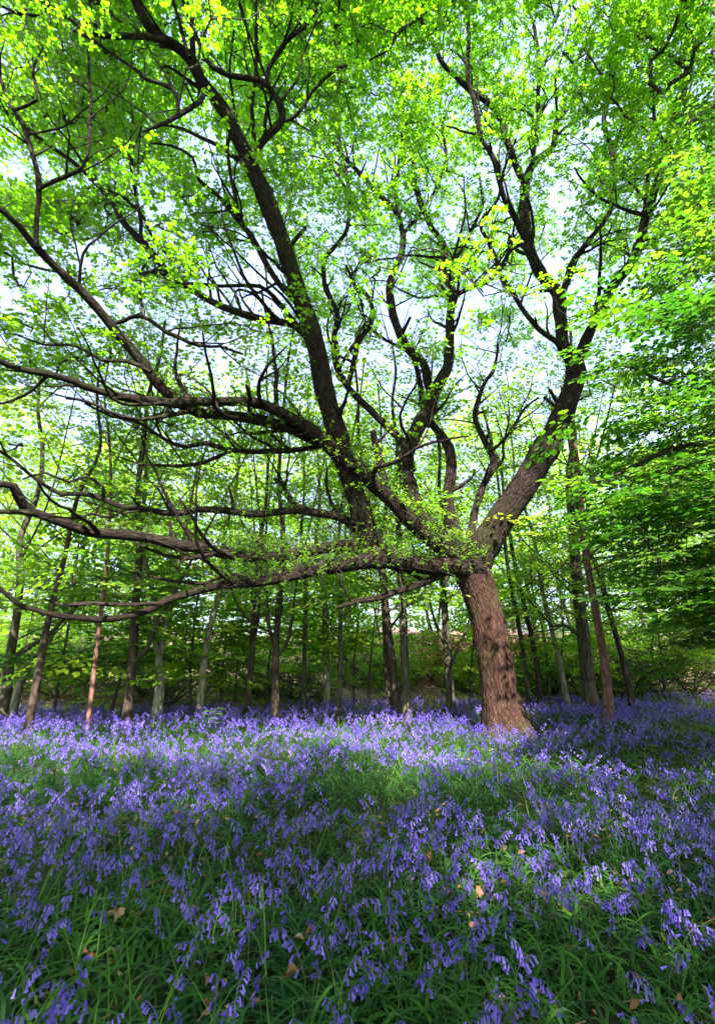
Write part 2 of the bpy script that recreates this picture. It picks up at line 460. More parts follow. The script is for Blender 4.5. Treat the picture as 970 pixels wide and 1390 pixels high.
# ================================================================== THE OAK
# traced centre lines: (x, y, width in photo px); Y start -> Y end is the forward distance of the limb
def limb_pts(pts, Y0, Y1, step=0.16, curve=1.0, wob=0.012):
    pts = np.array(pts, float)
    s = np.concatenate([[0], np.cumsum(np.hypot(np.diff(pts[:, 0]), np.diff(pts[:, 1])))]); s /= s[-1]
    out = []
    for (x, y, w), q in zip(pts, s):
        p, t = at(x, y, (Y0 + (Y1 - Y0) * q ** curve) * KY)
        out.append([*p, w / 2 / F * t * LW])
    out = catmull(out, step)
    n = len(out)
    for c in range(3):
        z = rng.normal(size=n); z = np.convolve(z, np.ones(3) / 3, 'same'); z[0] = 0
        out[:, c] += z * wob
    return out

FORK_Y = 8.75
LW = 0.78      # traced widths include bark shadow and leaves
KY = FORK_Y / 9.3
LIMBS = {
 'A': ([(642,785,50),(650,755,50),(675,710,46),(700,675,45),(725,635,44),(750,590,38),(772,540,34),(781,505,31),(776,484,28)], 9.3, 8.6),
 'A1': ([(776,490,24),(764,470,22),(760,430,20),(757,400,20),(735,375,20),(720,345,18),(712,300,17),(713,250,15),(725,220,12),(750,200,10),(755,165,8),(772,145,6),(790,110,5),(800,60,4)], 8.6, 8.2),
 'A1a': ([(713,255,11),(700,225,11),(685,180,11),(675,150,10),(640,125,9),(620,105,9),(600,85,8),(585,50,7),(570,20,6),(552,-10,5)], 8.3, 6.8),
 'A1b': ([(712,325,9),(705,310,9),(685,270,9),(670,220,9),(652,185,8),(645,145,8),(635,105,8),(637,50,7),(632,0,6),(628,-25,5)], 8.4, 6.6),
 'A1c': ([(722,222,7),(728,175,7),(730,135,7),(730,75,6),(722,30,5),(710,-10,5)], 8.2, 7.2),
 'A2': ([(760,405,13),(768,388,12),(780,350,11),(805,320,9),(830,280,8),(830,210,8),(820,160,8),(830,100,7),(840,30,6),(855,-15,5)], 8.5, 6.8),
 'A3': ([(780,492,22),(790,472,19),(805,440,17),(830,390,16),(860,350,16),(875,300,14),(885,270,13),(900,220,13),(910,180,12),(925,120,12),(945,100,11),(990,65,10),(1060,10,8)], 8.6, 6.0),
 'A3a': ([(875,292,7),(840,282,6),(810,265,5),(790,247,4),(780,230,3)], 7.2, 6.4),
 'A3b': ([(905,200,7),(890,170,6),(885,130,5),(895,80,5),(900,20,4)], 6.8, 6.0),
 'A3c': ([(930,115,6),(940,80,6),(935,40,5),(920,0,4)], 6.6, 6.0),
 'A4': ([(772,482,11),(755,465,10),(730,445,9),(700,405,8),(677,365,7),(660,325,6),(652,303,6),(675,270,5),(685,225,4),(700,190,3)], 8.5, 7.2),
 'B': ([(622,752,36),(600,735,32),(568,695,28),(552,650,26),(550,625,26),(560,595,26),(580,555,25),(593,525,21),(607,495,18),(610,460,16),(611,425,14),(614,400,13),(605,370,11),(602,335,10),(580,300,8),(565,260,7),(560,215,6),(550,170,5),(545,120,4)], 9.5, 9.9),
 'B1': ([(588,540,15),(580,522,15),(575,495,15),(550,468,14),(537,440,14),(530,410,14),(530,380,13),(545,340,11),(545,310,10),(535,285,9),(505,255,8),(485,232,7),(455,200,6),(435,170,5),(420,150,4)], 9.8, 9.0),
 'B1a': ([(537,288,7),(540,230,6),(545,180,6),(545,130,5),(530,80,4),(525,30,3)], 9.5, 9.0),
 'B1b': ([(545,320,6),(570,290,6),(590,255,5),(605,215,5),(600,170,4),(615,130,3)], 9.7, 9.6),
 'B2': ([(613,402,9),(640,390,8),(665,380,7),(685,350,5),(690,320,4)], 9.9, 9.8),
 'B3': ([(604,372,8),(625,340,7),(640,310,6),(655,280,5),(650,240,4)], 9.9, 9.4),
 'C': ([(632,765,22),(622,735,19),(612,700,18),(608,675,19),(612,625,19),(605,600,16),(590,580,13),(575,562,11),(570,520,9),(555,480,7),(520,460,5),(495,440,4)], 9.6, 10.6),
 'D': ([(640,770,18),(636,735,14),(645,690,12),(657,655,12),(670,630,12),(658,600,11),(645,570,9),(648,545,8),(657,520,7),(670,500,6),(675,470,4)], 9.6, 10.8),
 'D1': ([(664,615,6),(690,590,6),(702,570,5),(715,550,4),(730,540,3)], 10.2, 10.4),
 'S': ([(650,772,46),(620,768,38),(585,768,30),(550,763,30),(515,756,34),(485,765,27),(440,770,24),(400,780,19),(350,790,16),(310,794,14),(270,801,13),(225,817,12),(200,830,12),(150,840,11),(115,840,10),(75,835,9),(50,827,8),(25,820,8),(0,798,7),(-30,780,6),(-70,770,5)], 9.2, 5.6),
 'S1': ([(222,820,8),(165,821,7),(115,818,7),(85,820,5),(60,812,3)], 6.9, 6.4),
 'S2': ([(345,790,7),(310,780,7),(280,792,6),(240,790,5),(200,780,4)], 7.6, 7.4),
 'E': ([(520,757,34),(505,738,34),(494,708,34),(485,680,33),(472,640,34),(462,605,35),(452,570,34),(440,530,34),(431,480,33),(420,440,31),(410,410,30),(390,350,29),(370,295,28),(350,245,27),(325,190,25),(300,145,22),(275,110,20),(255,75,18),(215,50,16),(197,25,15),(185,0,14),(178,-40,13)], 8.75, 4.2),
 'E1': ([(340,215,13),(360,187,13),(378,170,13),(383,150,12),(375,130,11),(358,112,10),(325,105,9),(300,97,8),(280,80,7),(265,50,7),(255,20,6),(245,-10,5)], 5.6, 4.4),
 'E1a': ([(382,165,7),(405,155,6),(425,125,6),(450,100,6),(470,90,5),(500,85,4),(530,65,3)], 5.7, 5.2),
 'E1b': ([(362,115,8),(365,90,8),(390,55,8),(415,35,7),(430,10,6),(432,-20,5)], 5.5, 5.0),
 'E2': ([(280,122,9),(272,138,9),(255,146,8),(240,155,8),(215,172,6),(195,180,4)], 4.9, 4.7),
 'E2a': ([(243,153,7),(235,120,7),(200,107,6),(165,82,5),(125,55,5),(95,40,4)], 4.8, 4.4),
 'E3': ([(225,55,11),(200,50,10),(165,50,10),(120,45,9),(95,25,8),(65,10,7),(35,-5,6),(0,-20,5)], 4.6, 3.9),
 'E3a': ([(66,12,6),(45,20,5),(22,16,5),(0,5,4)], 4.1, 3.9),
 'E4': ([(258,78,7),(250,50,6),(243,25,5),(230,-10,5)], 4.7, 4.5),
 'E5': ([(260,85,9),(262,45,8),(258,10,7),(250,-20,6)], 5.0, 4.8),
 'N': ([(433,490,14),(422,466,13),(400,442,12),(370,436,13),(330,425,13),(290,410,12),(250,388,12),(215,357,12),(195,330,11),(170,305,11),(150,270,9),(125,245,8),(100,220,7),(50,185,6),(0,145,5),(-40,120,4)], 7.6, 5.0),
 'N1': ([(408,450,9),(395,432,9),(380,412,8),(352,390,7),(300,388,6),(255,384,6),(220,392,4)], 7.4, 6.6),
 'N2': ([(195,330,6),(190,290,6),(180,240,5),(175,205,4),(180,160,3)], 6.4, 6.0),
 'N3': ([(248,386,7),(230,350,6),(205,320,5),(190,290,5),(160,262,4),(110,255,3)], 6.8, 6.4),
 'O': ([(416,432,11),(400,408,10),(378,385,10),(360,355,10),(340,320,9),(320,295,8),(295,265,7),(270,245,6),(262,215,5),(235,200,4),(205,195,3)], 7.0, 5.8),
 'O1': ([(322,298,7),(320,270,6),(315,240,6),(310,200,5),(318,150,4),(312,100,4),(318,40,3)], 6.3, 5.6),
 'P': ([(560,640,14),(545,600,12),(515,570,12),(485,541,12),(468,520,11),(455,490,10),(455,455,10),(457,425,9),(440,385,8),(442,350,8),(470,310,7),(472,250,7),(462,200,6),(460,125,6),(460,50,5),(458,-10,4)], 9.6, 8.4),
 'P1': ([(470,525,9),(478,500,9),(485,465,9),(505,435,9),(500,405,7),(482,388,6),(470,360,4)], 9.2, 9.0),
 'P2': ([(473,260,5),(450,225,5),(430,190,5),(415,150,4),(425,100,3)], 8.6, 8.2),
 'Fb': ([(648,768,40),(620,755,33),(595,738,29),(560,710,27),(532,682,25),(510,660,27),(485,636,27),(455,614,26),(432,592,24),(405,573,21),(375,556,19),(350,547,18),(310,545,16),(270,545,15),(235,547,15),(190,542,14),(150,535,13),(115,525,13),(100,518,12),(65,508,11),(25,500,11),(0,490,10),(-30,482,9),(-80,470,7)], 9.2, 4.6),
 'F1': ([(528,678,18),(517,640,15),(512,612,13),(506,586,11)], 8.7, 8.5),
 'L': ([(440,603,19),(420,594,19),(405,587,19),(380,577,19),(350,570,18),(320,566,17),(280,562,17),(258,556,17),(235,540,18),(215,522,18),(200,500,18),(175,470,17),(148,438,16),(120,405,15),(95,380,14),(70,355,13),(47,332,12),(25,305,10),(0,283,9),(-30,262,8)], 7.9, 4.4),
 'L1': ([(50,336,9),(52,300,8),(52,255,9),(45,210,8),(30,170,8),(15,140,7),(2,105,6),(-14,75,5)], 4.9, 4.3),
 'L2': ([(52,257,6),(75,243,6),(100,232,6),(117,215,5),(124,175,5),(122,125,5),(120,70,4)], 4.7, 4.4),
 'L3': ([(20,150,5),(50,135,5),(45,105,4),(60,60,3)], 4.4, 4.2),
 'L4': ([(205,505,8),(170,490,7),(140,490,6),(100,470,5),(60,470,4),(20,455,3)], 6.2, 5.6),
 'L5': ([(150,440,8),(190,430,7),(225,450,7),(270,470,6),(300,470,5),(330,480,4)], 6.0, 6.8),
 'K': ([(447,600,10),(430,606,10),(385,613,10),(350,614,9),(310,611,9),(280,602,8),(250,607,7),(220,595,6),(190,575,5),(150,565,5),(115,548,4)], 8.2, 6.6),
 'K1': ([(312,612,7),(285,624,7),(250,632,6),(215,630,5),(190,630,4),(160,620,3)], 7.6, 7.0),
 'K2': ([(262,558,9),(225,568,8),(185,570,7),(150,560,6),(120,545,5),(90,540,4)], 6.8, 6.0),
 'J': ([(497,722,20),(488,722,17),(475,712,16),(460,702,15),(425,695,15),(395,693,14),(350,697,13),(300,692,12),(270,692,11),(245,697,11),(220,695,10),(190,690,9),(170,690,9),(145,680,8),(115,670,7),(85,670,7),(50,650,6),(10,620,5),(-15,605,4)], 8.7, 6.3),
 'J1': ([(432,697,11),(412,690,10),(395,680,9),(386,662,8),(372,650,7)], 8.3, 8.2),
 'J2': ([(170,690,6),(150,702,5),(125,697,5),(100,705,4),(70,700,3)], 7.0, 6.6),
 'J3': ([(140,680,6),(140,660,5),(120,648,5),(95,655,4),(60,640,4),(30,650,3)], 6.9, 6.4),
 'I': ([(515,752,26),(490,744,23),(470,741,21),(430,745,19),(390,753,18),(350,756,18),(300,750,20),(260,741,20),(225,735,19),(190,728,19),(160,725,18),(120,722,18),(90,712,17),(60,702,16),(35,692,15),(26,675,14),(18,660,13),(5,656,12),(-20,658,11),(-60,650,9)], 8.8, 5.0),
 'I1': ([(45,697,11),(25,694,9),(0,696,8),(-30,700,7)], 5.6, 5.1),
 'I2': ([(290,752,8),(265,758,8),(240,757,7),(200,745,6),(180,735,4)], 7.3, 6.9),
 'R': ([(620,772,20),(600,778,14),(585,787,13),(560,797,12),(535,804,11),(510,812,10),(485,815,8),(470,822,7),(458,825,5)], 9.1, 8.5),
}
BIG = ['A', 'B', 'C', 'D', 'S', 'E', 'Fb', 'L', 'J', 'I', 'P', 'N', 'O', 'K', 'R', 'A1', 'A2', 'A3', 'A4', 'B1', 'E1']

def build_oak():
    base, tb = at(689, 1004, FORK_Y)
    bz = float(hgt(base[0], base[1]))
    root = empty('oak_tree', (base[0], base[1], bz), 'big leaning oak with a thick brown trunk and wide spreading dark limbs', 'tree')
    # trunk
    tp = []
    for (x, y, w) in [(691, 1018, 84), (689, 994, 72), (683, 965, 62), (678, 935, 57), (672, 900, 55), (665, 860, 54), (657, 825, 54), (648, 795, 55), (641, 775, 56), (640, 757, 40)]:
        p, t = at(x, y, FORK_Y); tp.append([*p, w / 2 / F * t * 0.84])
    tp = catmull(tp, 0.035)
    sides = 180; g = Geo(); n = len(tp)
    P = tp[:, :3]; T = norm(np.gradient(P, axis=0))
    ang = np.linspace(0, 2 * math.pi, sides, endpoint=False)
    V = np.empty((n, sides, 3))
    for i in range(n):
        N = norm(np.array([1, 0, 0]) - T[i] * T[i][0]); B = np.cross(T[i], N)
        h = max(0, P[i][2] - bz); r0 = tp[i, 3]
        for k in range(sides):
            a = ang[k]
            fl = math.exp(-h / 0.27) * (0.26 + 0.42 * max(0, math.sin(a * 5 + 1.1)) + 0.1 * max(0, math.sin(a * 3 + 4)))
            lump = 0.05 * mnoise.noise(Vector((math.cos(a) * 1.3, math.sin(a) * 1.3, h * 0.9)))
            wv = mnoise.noise(Vector((math.cos(a) * 2.0, math.sin(a) * 2.0, h * 1.2))) * 0.25
            rid = abs(mnoise.noise(Vector((math.cos(a + wv) * 13, math.sin(a + wv) * 13, h * 0.9))))
            rid2 = abs(mnoise.noise(Vector((math.cos(a + wv) * 26, math.sin(a + wv) * 26, h * 2.8 + 9))))
            r = r0 * (1 + fl + lump) + 0.010 * min(1, rid * 3) + 0.010 * min(1, rid2 * 3) - 0.010
            V[i, k] = P[i] + (math.cos(a) * N + math.sin(a) * B) * r
    idx = np.arange(n * sides).reshape(n, sides); a = idx[:-1]; b = idx[1:]
    K = V - P[:, None]; K[:, :, 2] = P[:, None, 2]
    g.add(V.reshape(-1, 3), np.stack([a, np.roll(a, -1, 1), np.roll(b, -1, 1), b], -1).reshape(-1, 4), None, K.reshape(-1, 3))
    g.add(np.vstack([V[-1], P[-1] + [0, 0, 0.12]]), np.array([[k, (k + 1) % sides, sides] for k in range(sides)]))
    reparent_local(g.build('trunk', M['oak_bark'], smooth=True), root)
    # limbs
    nodes = []; rads = []; tagk = []
    small = {}
    for key, (pts, y0, y1) in LIMBS.items():
        L = limb_pts(pts, y0, y1, step=0.12 if pts[0][2] > 14 else 0.15, wob=0.010 if pts[0][2] > 14 else 0.016)
        r = L[:, 3]
        for _ in range(max(1, len(L) // 9)):          # swellings where old shoots have healed over
            c_ = rng.uniform(0, len(L)); r *= 1 + rng.uniform(.06, .2) * np.exp(-((np.arange(len(L)) - c_) / rng.uniform(.7, 1.6)) ** 2)
        g = Geo()
        sd = 20 if r.max() > 0.12 else (12 if r.max() > 0.06 else 8)
        tube(g, L[:, :3], r, sd, knob=0.13 if r.max() > .1 else 0.11, freq=3.4)
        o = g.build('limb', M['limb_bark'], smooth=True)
        reparent_local(o, root)
        small[key] = L
        nodes.append(L[2:, :3]); rads.append(r[2:]); tagk += [key] * (len(L) - 2)
    # side branches between the traced limbs and the twigs
    made = []
    for key, Lb in list(small.items()):
        n_ = len(Lb); T = norm(np.gradient(Lb[:, :3], axis=0))
        px, py, tt = project(Lb[:, :3])
        for i in range(3, n_ - 1):
            r = Lb[i, 3]
            if r > 0.17: continue
            pr = (0.30 if r < 0.07 else 0.17) * (1.35 if Lb[i, 1] < 7 else 1.0)
            if Lb[i, 2] < 3.6: pr *= 0.45
            if rng.random() > pr: continue
            side = rng.normal(size=3); side -= T[i] * side.dot(T[i]); side = norm(side)
            d = norm(T[i] * rng.uniform(.3, .9) + side * rng.uniform(.6, 1.0) + [0, 0, .28])
            ln = rng.uniform(0.8, 2.6) * (0.7 + min(r, .12) * 4); k = max(5, int(ln / .14))
            r1 = min(r * rng.uniform(.35, .62), .045); p = Lb[i, :3].copy(); path = [[*p, r1 * 1.2]]
            kink = rng.normal(size=3) * .22
            for j in range(k):
                if rng.random() < .35: kink = rng.normal(size=3) * .34
                d = norm(d + kink * .26 + rng.normal(size=3) * .12 + [0, 0, .035])
                p = p + d * ln / k; path.append([*p, r1 * (1 - .72 * (j + 1) / k)])
            path = np.array(path)
            if path[:, 1].min() < 3.0 or path[:, 2].min() < 1.9 or path[-1, 2] < path[0, 2] - 0.1: continue
            made.append(path)
            if rng.random() < .65:      # forks once more
                m_ = rng.integers(2, len(path) - 2); d2 = norm(norm(path[m_, :3] - path[m_ - 1, :3]) + rng.normal(size=3) * .7 + [0, 0, .2])
                q = path[m_, :3].copy(); r2 = path[m_, 3] * .75; sub = [[*q, r2]]
                for j in range(max(4, k // 2)):
                    d2 = norm(d2 + rng.normal(size=3) * .15); q = q + d2 * ln / k; sub.append([*q, r2 * (1 - .75 * (j + 1) / max(4, k // 2))])
                made.append(np.array(sub))
    for key, Lb in small.items():          # broken stubs
        for _ in range(2):
            i = rng.integers(1, len(Lb) - 1); r = Lb[i, 3]
            if r < .03: continue
            T1 = norm(Lb[i + 1, :3] - Lb[i, :3]); d = rng.normal(size=3); d -= T1 * d.dot(T1); d = norm(norm(d) + T1 * .5 + [0, 0, .2]); ln = rng.uniform(.15, .4) + r
            made.append(np.array([[*(Lb[i, :3] + d * ln * q), min(r * .4, .04) * (1.25 - .45 * q)] for q in (0, .35, .7, 1)]))
    made.sort(key=lambda a: -a[0, 3] * len(a))
    rest_g = Geo()
    for i, path in enumerate(made):
        g = Geo() if i < 100 else rest_g
        tube(g, path[:, :3], path[:, 3], 6 if i < 100 else 5, knob=.08)
        if i < 100: reparent_local(g.build('branch', M['limb_bark'], smooth=True), root)
        nodes.append(path[1:, :3]); rads.append(path[1:, 3])
    print('side branches', len(made))
    if rest_g.V: tag(reparent_local(rest_g.build('small_branches', M['limb_bark'], smooth=True), root), kind='stuff')
    # unseen limbs added over the camera; their crown shades the nearer limbs
    for key, ends in {'E': [(-3.4, 2.0, 11.2), (-3.8, 0.2, 11.8), (-4.3, -1.8, 11.9)], 'E1b': [(-1.2, 2.8, 10.2), (-1.3, 0.8, 10.9), (-1.0, -1.6, 11.2)],
                      'A1a': [(1.6, 4.4, 13.2), (1.7, 2.2, 13.2), (1.4, -0.4, 12.8)], 'A2': [(5.0, 4.2, 13.4), (4.9, 2.0, 13.0), (4.6, -0.8, 12.3)],
                      'E3': [(-4.3, 2.2, 9.5), (-5.3, 0.6, 10.0), (-6.2, -1.2, 10.0)], 'A3': [(7.2, 3.4, 11.5), (7.0, 1.4, 11.5), (6.6, -1.0, 11.0)]}.items():
        e = small[key][-1]; r0 = e[3]
        L = catmull(np.array([e] + [[*p, r0 * (1 - .28 * (i + 1))] for i, p in enumerate(ends)]), 0.3)
        g = Geo(); tube(g, L[:, :3], L[:, 3], 8, knob=.1)
        reparent_local(g.build('limb', M['limb_bark'], smooth=True), root)
        nodes.append(L[1:, :3]); rads.append(L[1:, 3])
    N = np.concatenate(nodes); R = np.concatenate(rads)
    # ---- attractors: foliage sits above and around the limbs
    att = []
    cand = rng.random((380000, 3)) * [24, 17, 16] + [-11, -4.0, 2.2]
    X, Y, T_ = project(cand)
    c0 = np.array([1.2, 7.6, 3.0])
    q = ((cand - c0) / [10.5, np.where(0, 1, 1) * 9.5, 14.5]) ** 2
    seen = (T_ > 5.2) & (X > -170) & (X < 1130) & (Y > -170)
    over = (cand[:, 2] > 7.5) & (np.hypot(cand[:, 0], cand[:, 1]) < 8.5) & (cand[:, 1] < 4.5)     # unseen crown added over and behind the camera for shade
    inside = (q.sum(1) < 1) & (seen | over) & (cand[:, 1] < 12.5)
    cand = cand[inside]; X = X[inside]; Y = Y[inside]; T_ = T_[inside]
    # keep distance fields to the wood
    dmin = np.empty(len(cand)); dzz = np.empty(len(cand))
    kd = KDTree(len(N))
    for i, p in enumerate(N): kd.insert(p, i)
    kd.balance()
    for i, p in enumerate(cand):
        co_, j, dd_ = kd.find(p); dmin[i] = dd_; dzz[i] = p[2] - co_[2]
    w = np.exp(-(dmin / 1.7) ** 2) * np.clip(0.02 + 1.1 * dzz, 0.01, 1.0)
    # low inner crown is bare wood; leaves thicken outward and upward
    low = np.clip((cand[:, 2] - 3.4) / 2.2, 0.0, 1.0)
    rad = np.hypot(cand[:, 0] - 2.4, cand[:, 1] - 9.3)
    inner = np.clip((rad + (cand[:, 2] - 4) * 0.8 - 1.2) / 3.0, 0.05, 1)
    w *= np.maximum(low, 0.16) * inner
    qs = (((cand - c0) / [10.5, 9.5, 14.5]) ** 2).sum(1)
    w *= np.clip((qs - 0.16) / 0.42, 0.07, 1)          # foliage thickens towards the outside of the crown
    w *= np.clip((np.linalg.norm(cand - [1.9, 8.8, 3.2], axis=1) - 2.4) / 2.6, 0.015, 1)   # bare wood round the fork
    w *= np.where((cand[:, 2] > 7) & (cand[:, 1] > 8.0), 0.28, 1.0)     # thin top at the back
    w *= np.where(seen[inside], 1.0, 1.1)
    # uneven clumping
    cl = np.array([mnoise.noise(Vector(c) * 0.55) for c in cand])
    w *= np.clip(0.65 + 1.6 * cl, 0.05, 1.6)
    # nothing grows just under the stout limbs: their undersides are bare
    bigm = (R > 0.042) & (N[:, 2] > 3.2); kb = KDTree(int(bigm.sum()))
    for i, p in enumerate(N[bigm]): kb.insert((p[0], p[1], 0), i)
    kb.balance(); NBz = N[bigm][:, 2]
    def under(p):
        zs = [NBz[j] for _, j, dd_ in kb.find_range((p[0], p[1], 0), 1.45)]
        return bool(zs) and p[2] < min(zs) + 0.35
    for i, p in enumerate(cand):
        if under(p): w[i] *= 0.008
    w /= w.sum()
    sel = rng.choice(len(cand), size=NCL, replace=False, p=w)
    att = cand[sel]
    Nn, par, rad_, A, B, RA, RB, tips, att = grow(N, R, att, step=0.22, wig=0.05, r0=0.0045, power=0.47, maxd=3.2)
    tw = Geo(); lf = Geo()
    big = RB > 0.012
    segs(tw, A[big], B[big], RA[big], RB[big], 6)
    segs(tw, A[~big], B[~big], RA[~big], RB[~big], 4)
    n = len(att)
    Rm = rotz(rng.uniform(0, 6.28, n)); S = rng.uniform(0.85, 1.3, n)
    place_sprigs(lf, tw, Nn[tips], Rm, S, OAK_SPRIGS, base=np.clip(rng.normal(0.5, 0.22, n), 0, 1))
    # extra sprigs along thin growing wood
    thin_i = np.where((rad_ < 0.02) & (np.arange(len(Nn)) >= len(N)))[0]
    pick = rng.choice(thin_i, size=min(len(thin_i), int(NCL * 0.35)), replace=False)
    pick = np.array([k for k in pick if not under(Nn[k])])
    place_sprigs(lf, tw, Nn[pick] + [0, 0, .05], rotz(rng.uniform(0, 6.28, len(pick))), rng.uniform(0.45, 0.8, len(pick)), OAK_SPRIGS)
    # epicormic shoots bristling on the lower limbs
    sh = Geo()
    for key, cnt, x0, x1 in [('Fb', 760, 380, 650), ('S', 760, 300, 650), ('I', 520, 300, 520), ('J', 420, 240, 500), ('E', 300, 380, 530), ('B', 320, 530, 640), ('A', 50, 630, 800), ('L', 260, 200, 440), ('K', 120, 240, 440), ('N', 120, 200, 440), ('D', 90, 630, 680), ('C', 90, 590, 640)]:
        Lb = small[key]; px, py, _ = project(Lb[:, :3])
        ok = np.where((px > x0) & (px < x1))[0]
        if len(ok) == 0: continue
        # shoots come in bunches
        heads = rng.choice(ok, max(2, cnt // 7)); i = rng.choice(heads, cnt)
        d = rng.normal(size=(cnt, 3)) * [0.8, 0.8, 0.6] + [0, 0, 0.5]; d = norm(d)
        s = Lb[i, :3] + d * Lb[i, 3][:, None] * 0.7 + rng.normal(size=(cnt, 3)) * 0.06
        ln = rng.uniform(0.12, 0.50, cnt)[:, None]
        mid = s + d * ln * 0.5 + rng.normal(size=(cnt, 3)) * 0.03
        end = mid + (d + [0, 0, .25]) * ln * 0.5 + rng.normal(size=(cnt, 3)) * 0.04
        segs(sh, s, mid, np.full(cnt, .0042), np.full(cnt, .003), 3); segs(sh, mid, end, np.full(cnt, .003), np.full(cnt, .0017), 3)
        k = rng.random(cnt) < 0.6
        m_ = int(k.sum())
        LV, LF = leaf6(0.035, 0.018)
        for q_ in range(9):
            tt = rng.random((m_, 1))
            lf.rep(LV, LF, mid[k] * (1 - tt) + end[k] * tt, frames(rnd_dirs(m_)), rng.uniform(.7, 1.5, m_))
    reparent_local(sh.build('epicormic_shoots', M['twig']), root)
    reparent_local(tw.build('twigs', M['twig']), root)
    reparent_local(lf.build('crown', M['oak_leaf']), root)
    print('OAK leaves', sum(len(f) for f in lf.F4) // 2, 'twig segs', len(A))
NCL = 6400
build_oak()

# ================================================================== TREES AROUND THE CLEARING
def wood_tree(label, px, Y, bark, H=9.0, sprays=90, rcrown=2.0, zlow=2.2, name='woodland_tree', group=None, forks=(), wscale=1.0,
              leafm='wood_leaf', tmpl=None, sc=(0.9, 1.35), cat='tree', tw=True, limbs=8, zpow=1.7):
    """px: traced trunk [(x, y, width)], base first"""
    tmpl = tmpl or WOOD_SPRIGS
    pts = []
    for (x, y, w) in px:
        p, t = at(x, y, Y); pts.append([*p, w / 2 / F * t * wscale])
    pts = np.array(pts)
    b = pts[0, :3].copy(); b[2] = float(hgt(b[0], b[1])) - 0.05
    pts[0, :3] = b
    # carry the trunk on above the traced piece
    d = norm(pts[-1, :3] - pts[0, :3]); d = norm(d * [0.7, 0.7, 1])
    H = H * 0.88; cur = pts[-1].copy(); ext = []
    while cur[2] < H:
        cur = cur.copy(); cur[:3] += d * 1.0 + rng.normal(size=3) * [.12, .12, .05]
        cur[3] = max(0.012, cur[3] * 0.84); ext.append(cur)
    if ext: pts = np.vstack([pts, ext])
    L = catmull(pts, 0.25)
    root = empty(name, tuple(b + [0, 0, 0.05]), label, cat, group)
    g = Geo()
    fl = 1 + 0.55 * np.exp(-np.maximum(0, L[:, 2] - b[2]) / 0.18)
    tube(g, L[:, :3], L[:, 3] * fl, 14, knob=0.14, freq=2.5)
    nodes = [L[:, :3]]; rads = [L[:, 3]]
    for f in forks:
        fp = []
        for (x, y, w) in f:
            p, t = at(x, y, Y); fp.append([*p, w / 2 / F * t])
        dd = norm(np.array(fp[-1][:3]) - np.array(fp[0][:3])); cc = np.array(fp[-1])
        while cc[2] < H * 0.75:
            cc = cc.copy(); cc[:3] += dd * 0.8 + [0, 0, .25]; cc[3] = max(.01, cc[3] * .8); fp.append(cc)
        fl_ = catmull(fp, 0.25); tube(g, fl_[:, :3], fl_[:, 3], 8, knob=0.12)
        nodes.append(fl_[:, :3]); rads.append(fl_[:, 3])
    # a few ascending limbs
    hi = L[L[:, 2] > min(zlow, 1.5)]
    if len(hi) > 4:
        for i in range(limbs):
            k = rng.integers(0, max(1, int(len(hi) * 0.7))); a = rng.uniform(0, 6.28); o = hi[k]
            ln = rcrown * rng.uniform(0.6, 1.2); tip = o[:3] + np.array([math.cos(a) * ln, math.sin(a) * ln, ln * rng.uniform(.5, 1.3)])
            mid = (o[:3] + tip) / 2 + rng.normal(size=3) * 0.15 - [0, 0, 0.1 * ln]
            r = min(o[3] * rng.uniform(.2, .42), .035)
            lp = catmull(np.array([[*o[:3], r], [*mid, r * .7], [*tip, r * .35]]), 0.22)
            tube(g, lp[:, :3], lp[:, 3], 6, knob=0.1); nodes.append(lp[1:, :3]); rads.append(lp[1:, 3])
    reparent_local(g.build('trunk', M[bark], smooth=True), root)
    N = np.concatenate(nodes); R = np.concatenate(rads)
    if sprays:
        # attractors round the wood
        zt = H + 0.6
        sprays = int(sprays * .40); k = sprays * 6
        z = zlow + (zt - zlow) * rng.random(k) ** zpow
        ax = np.stack([np.interp(z, L[:, 2], L[:, 0]), np.interp(z, L[:, 2], L[:, 1])], 1)
        u = (z - zlow) / (zt - zlow); prof = rcrown * (0.45 + 0.75 * np.sin(np.clip(u * 0.9 + 0.12, 0, 1) * math.pi)) 
        a = rng.uniform(0, 6.28, k); rr = np.sqrt(rng.random(k)) * prof
        C = np.stack([ax[:, 0] + np.cos(a) * rr, ax[:, 1] + np.sin(a) * rr, z], 1)
        w = np.array([max(0.05, 0.6 + 1.6 * mnoise.noise(Vector(c) * 0.7)) for c in C]); w /= w.sum()
        C = C[rng.choice(k, sprays, replace=False, p=w)]
        Nn, par, rad, A, B, RA, RB, tips, att = grow(N, R, C, step=0.35, wig=0.04, r0=0.005, power=0.42, maxd=4, sag=-0.05)
        tg = Geo(); lf = Geo()
        segs(tg, A, B, RA, RB, 4)
        c = len(att); tp = Nn[tips]
        out = tp - Nn[par[par[tips]].clip(0)]; out[:, 2] = out[:, 2] * 0.25
        out = norm(out + rng.normal(size=(c, 3)) * [.3, .3, .06])
        Rm = frames(out, spin=rng.normal(0, 0.22, c))
        S = rng.uniform(sc[0], sc[1], c)
        place_sprigs(lf, tg if tw else None, tp, Rm, S, tmpl, rt=0.004, base=np.clip(rng.normal(0.5, .25, c), 0, 1))
        # second spray lower on the twig
        q = Nn[par[tips]]; o2 = norm(np.cross(out, [0, 0, 1.0]) * rng.choice([-1, 1], (c, 1)) + out * .5)
        place_sprigs(lf, tg if tw else None, q, frames(o2, spin=rng.normal(0, .2, c)), S * 0.85, tmpl, rt=0.004, base=np.clip(rng.normal(0.5, .25, c), 0, 1))
        reparent_local(tg.build('branches', M[bark]), root)
        reparent_local(lf.build('crown', M[leafm]), root)
    return root

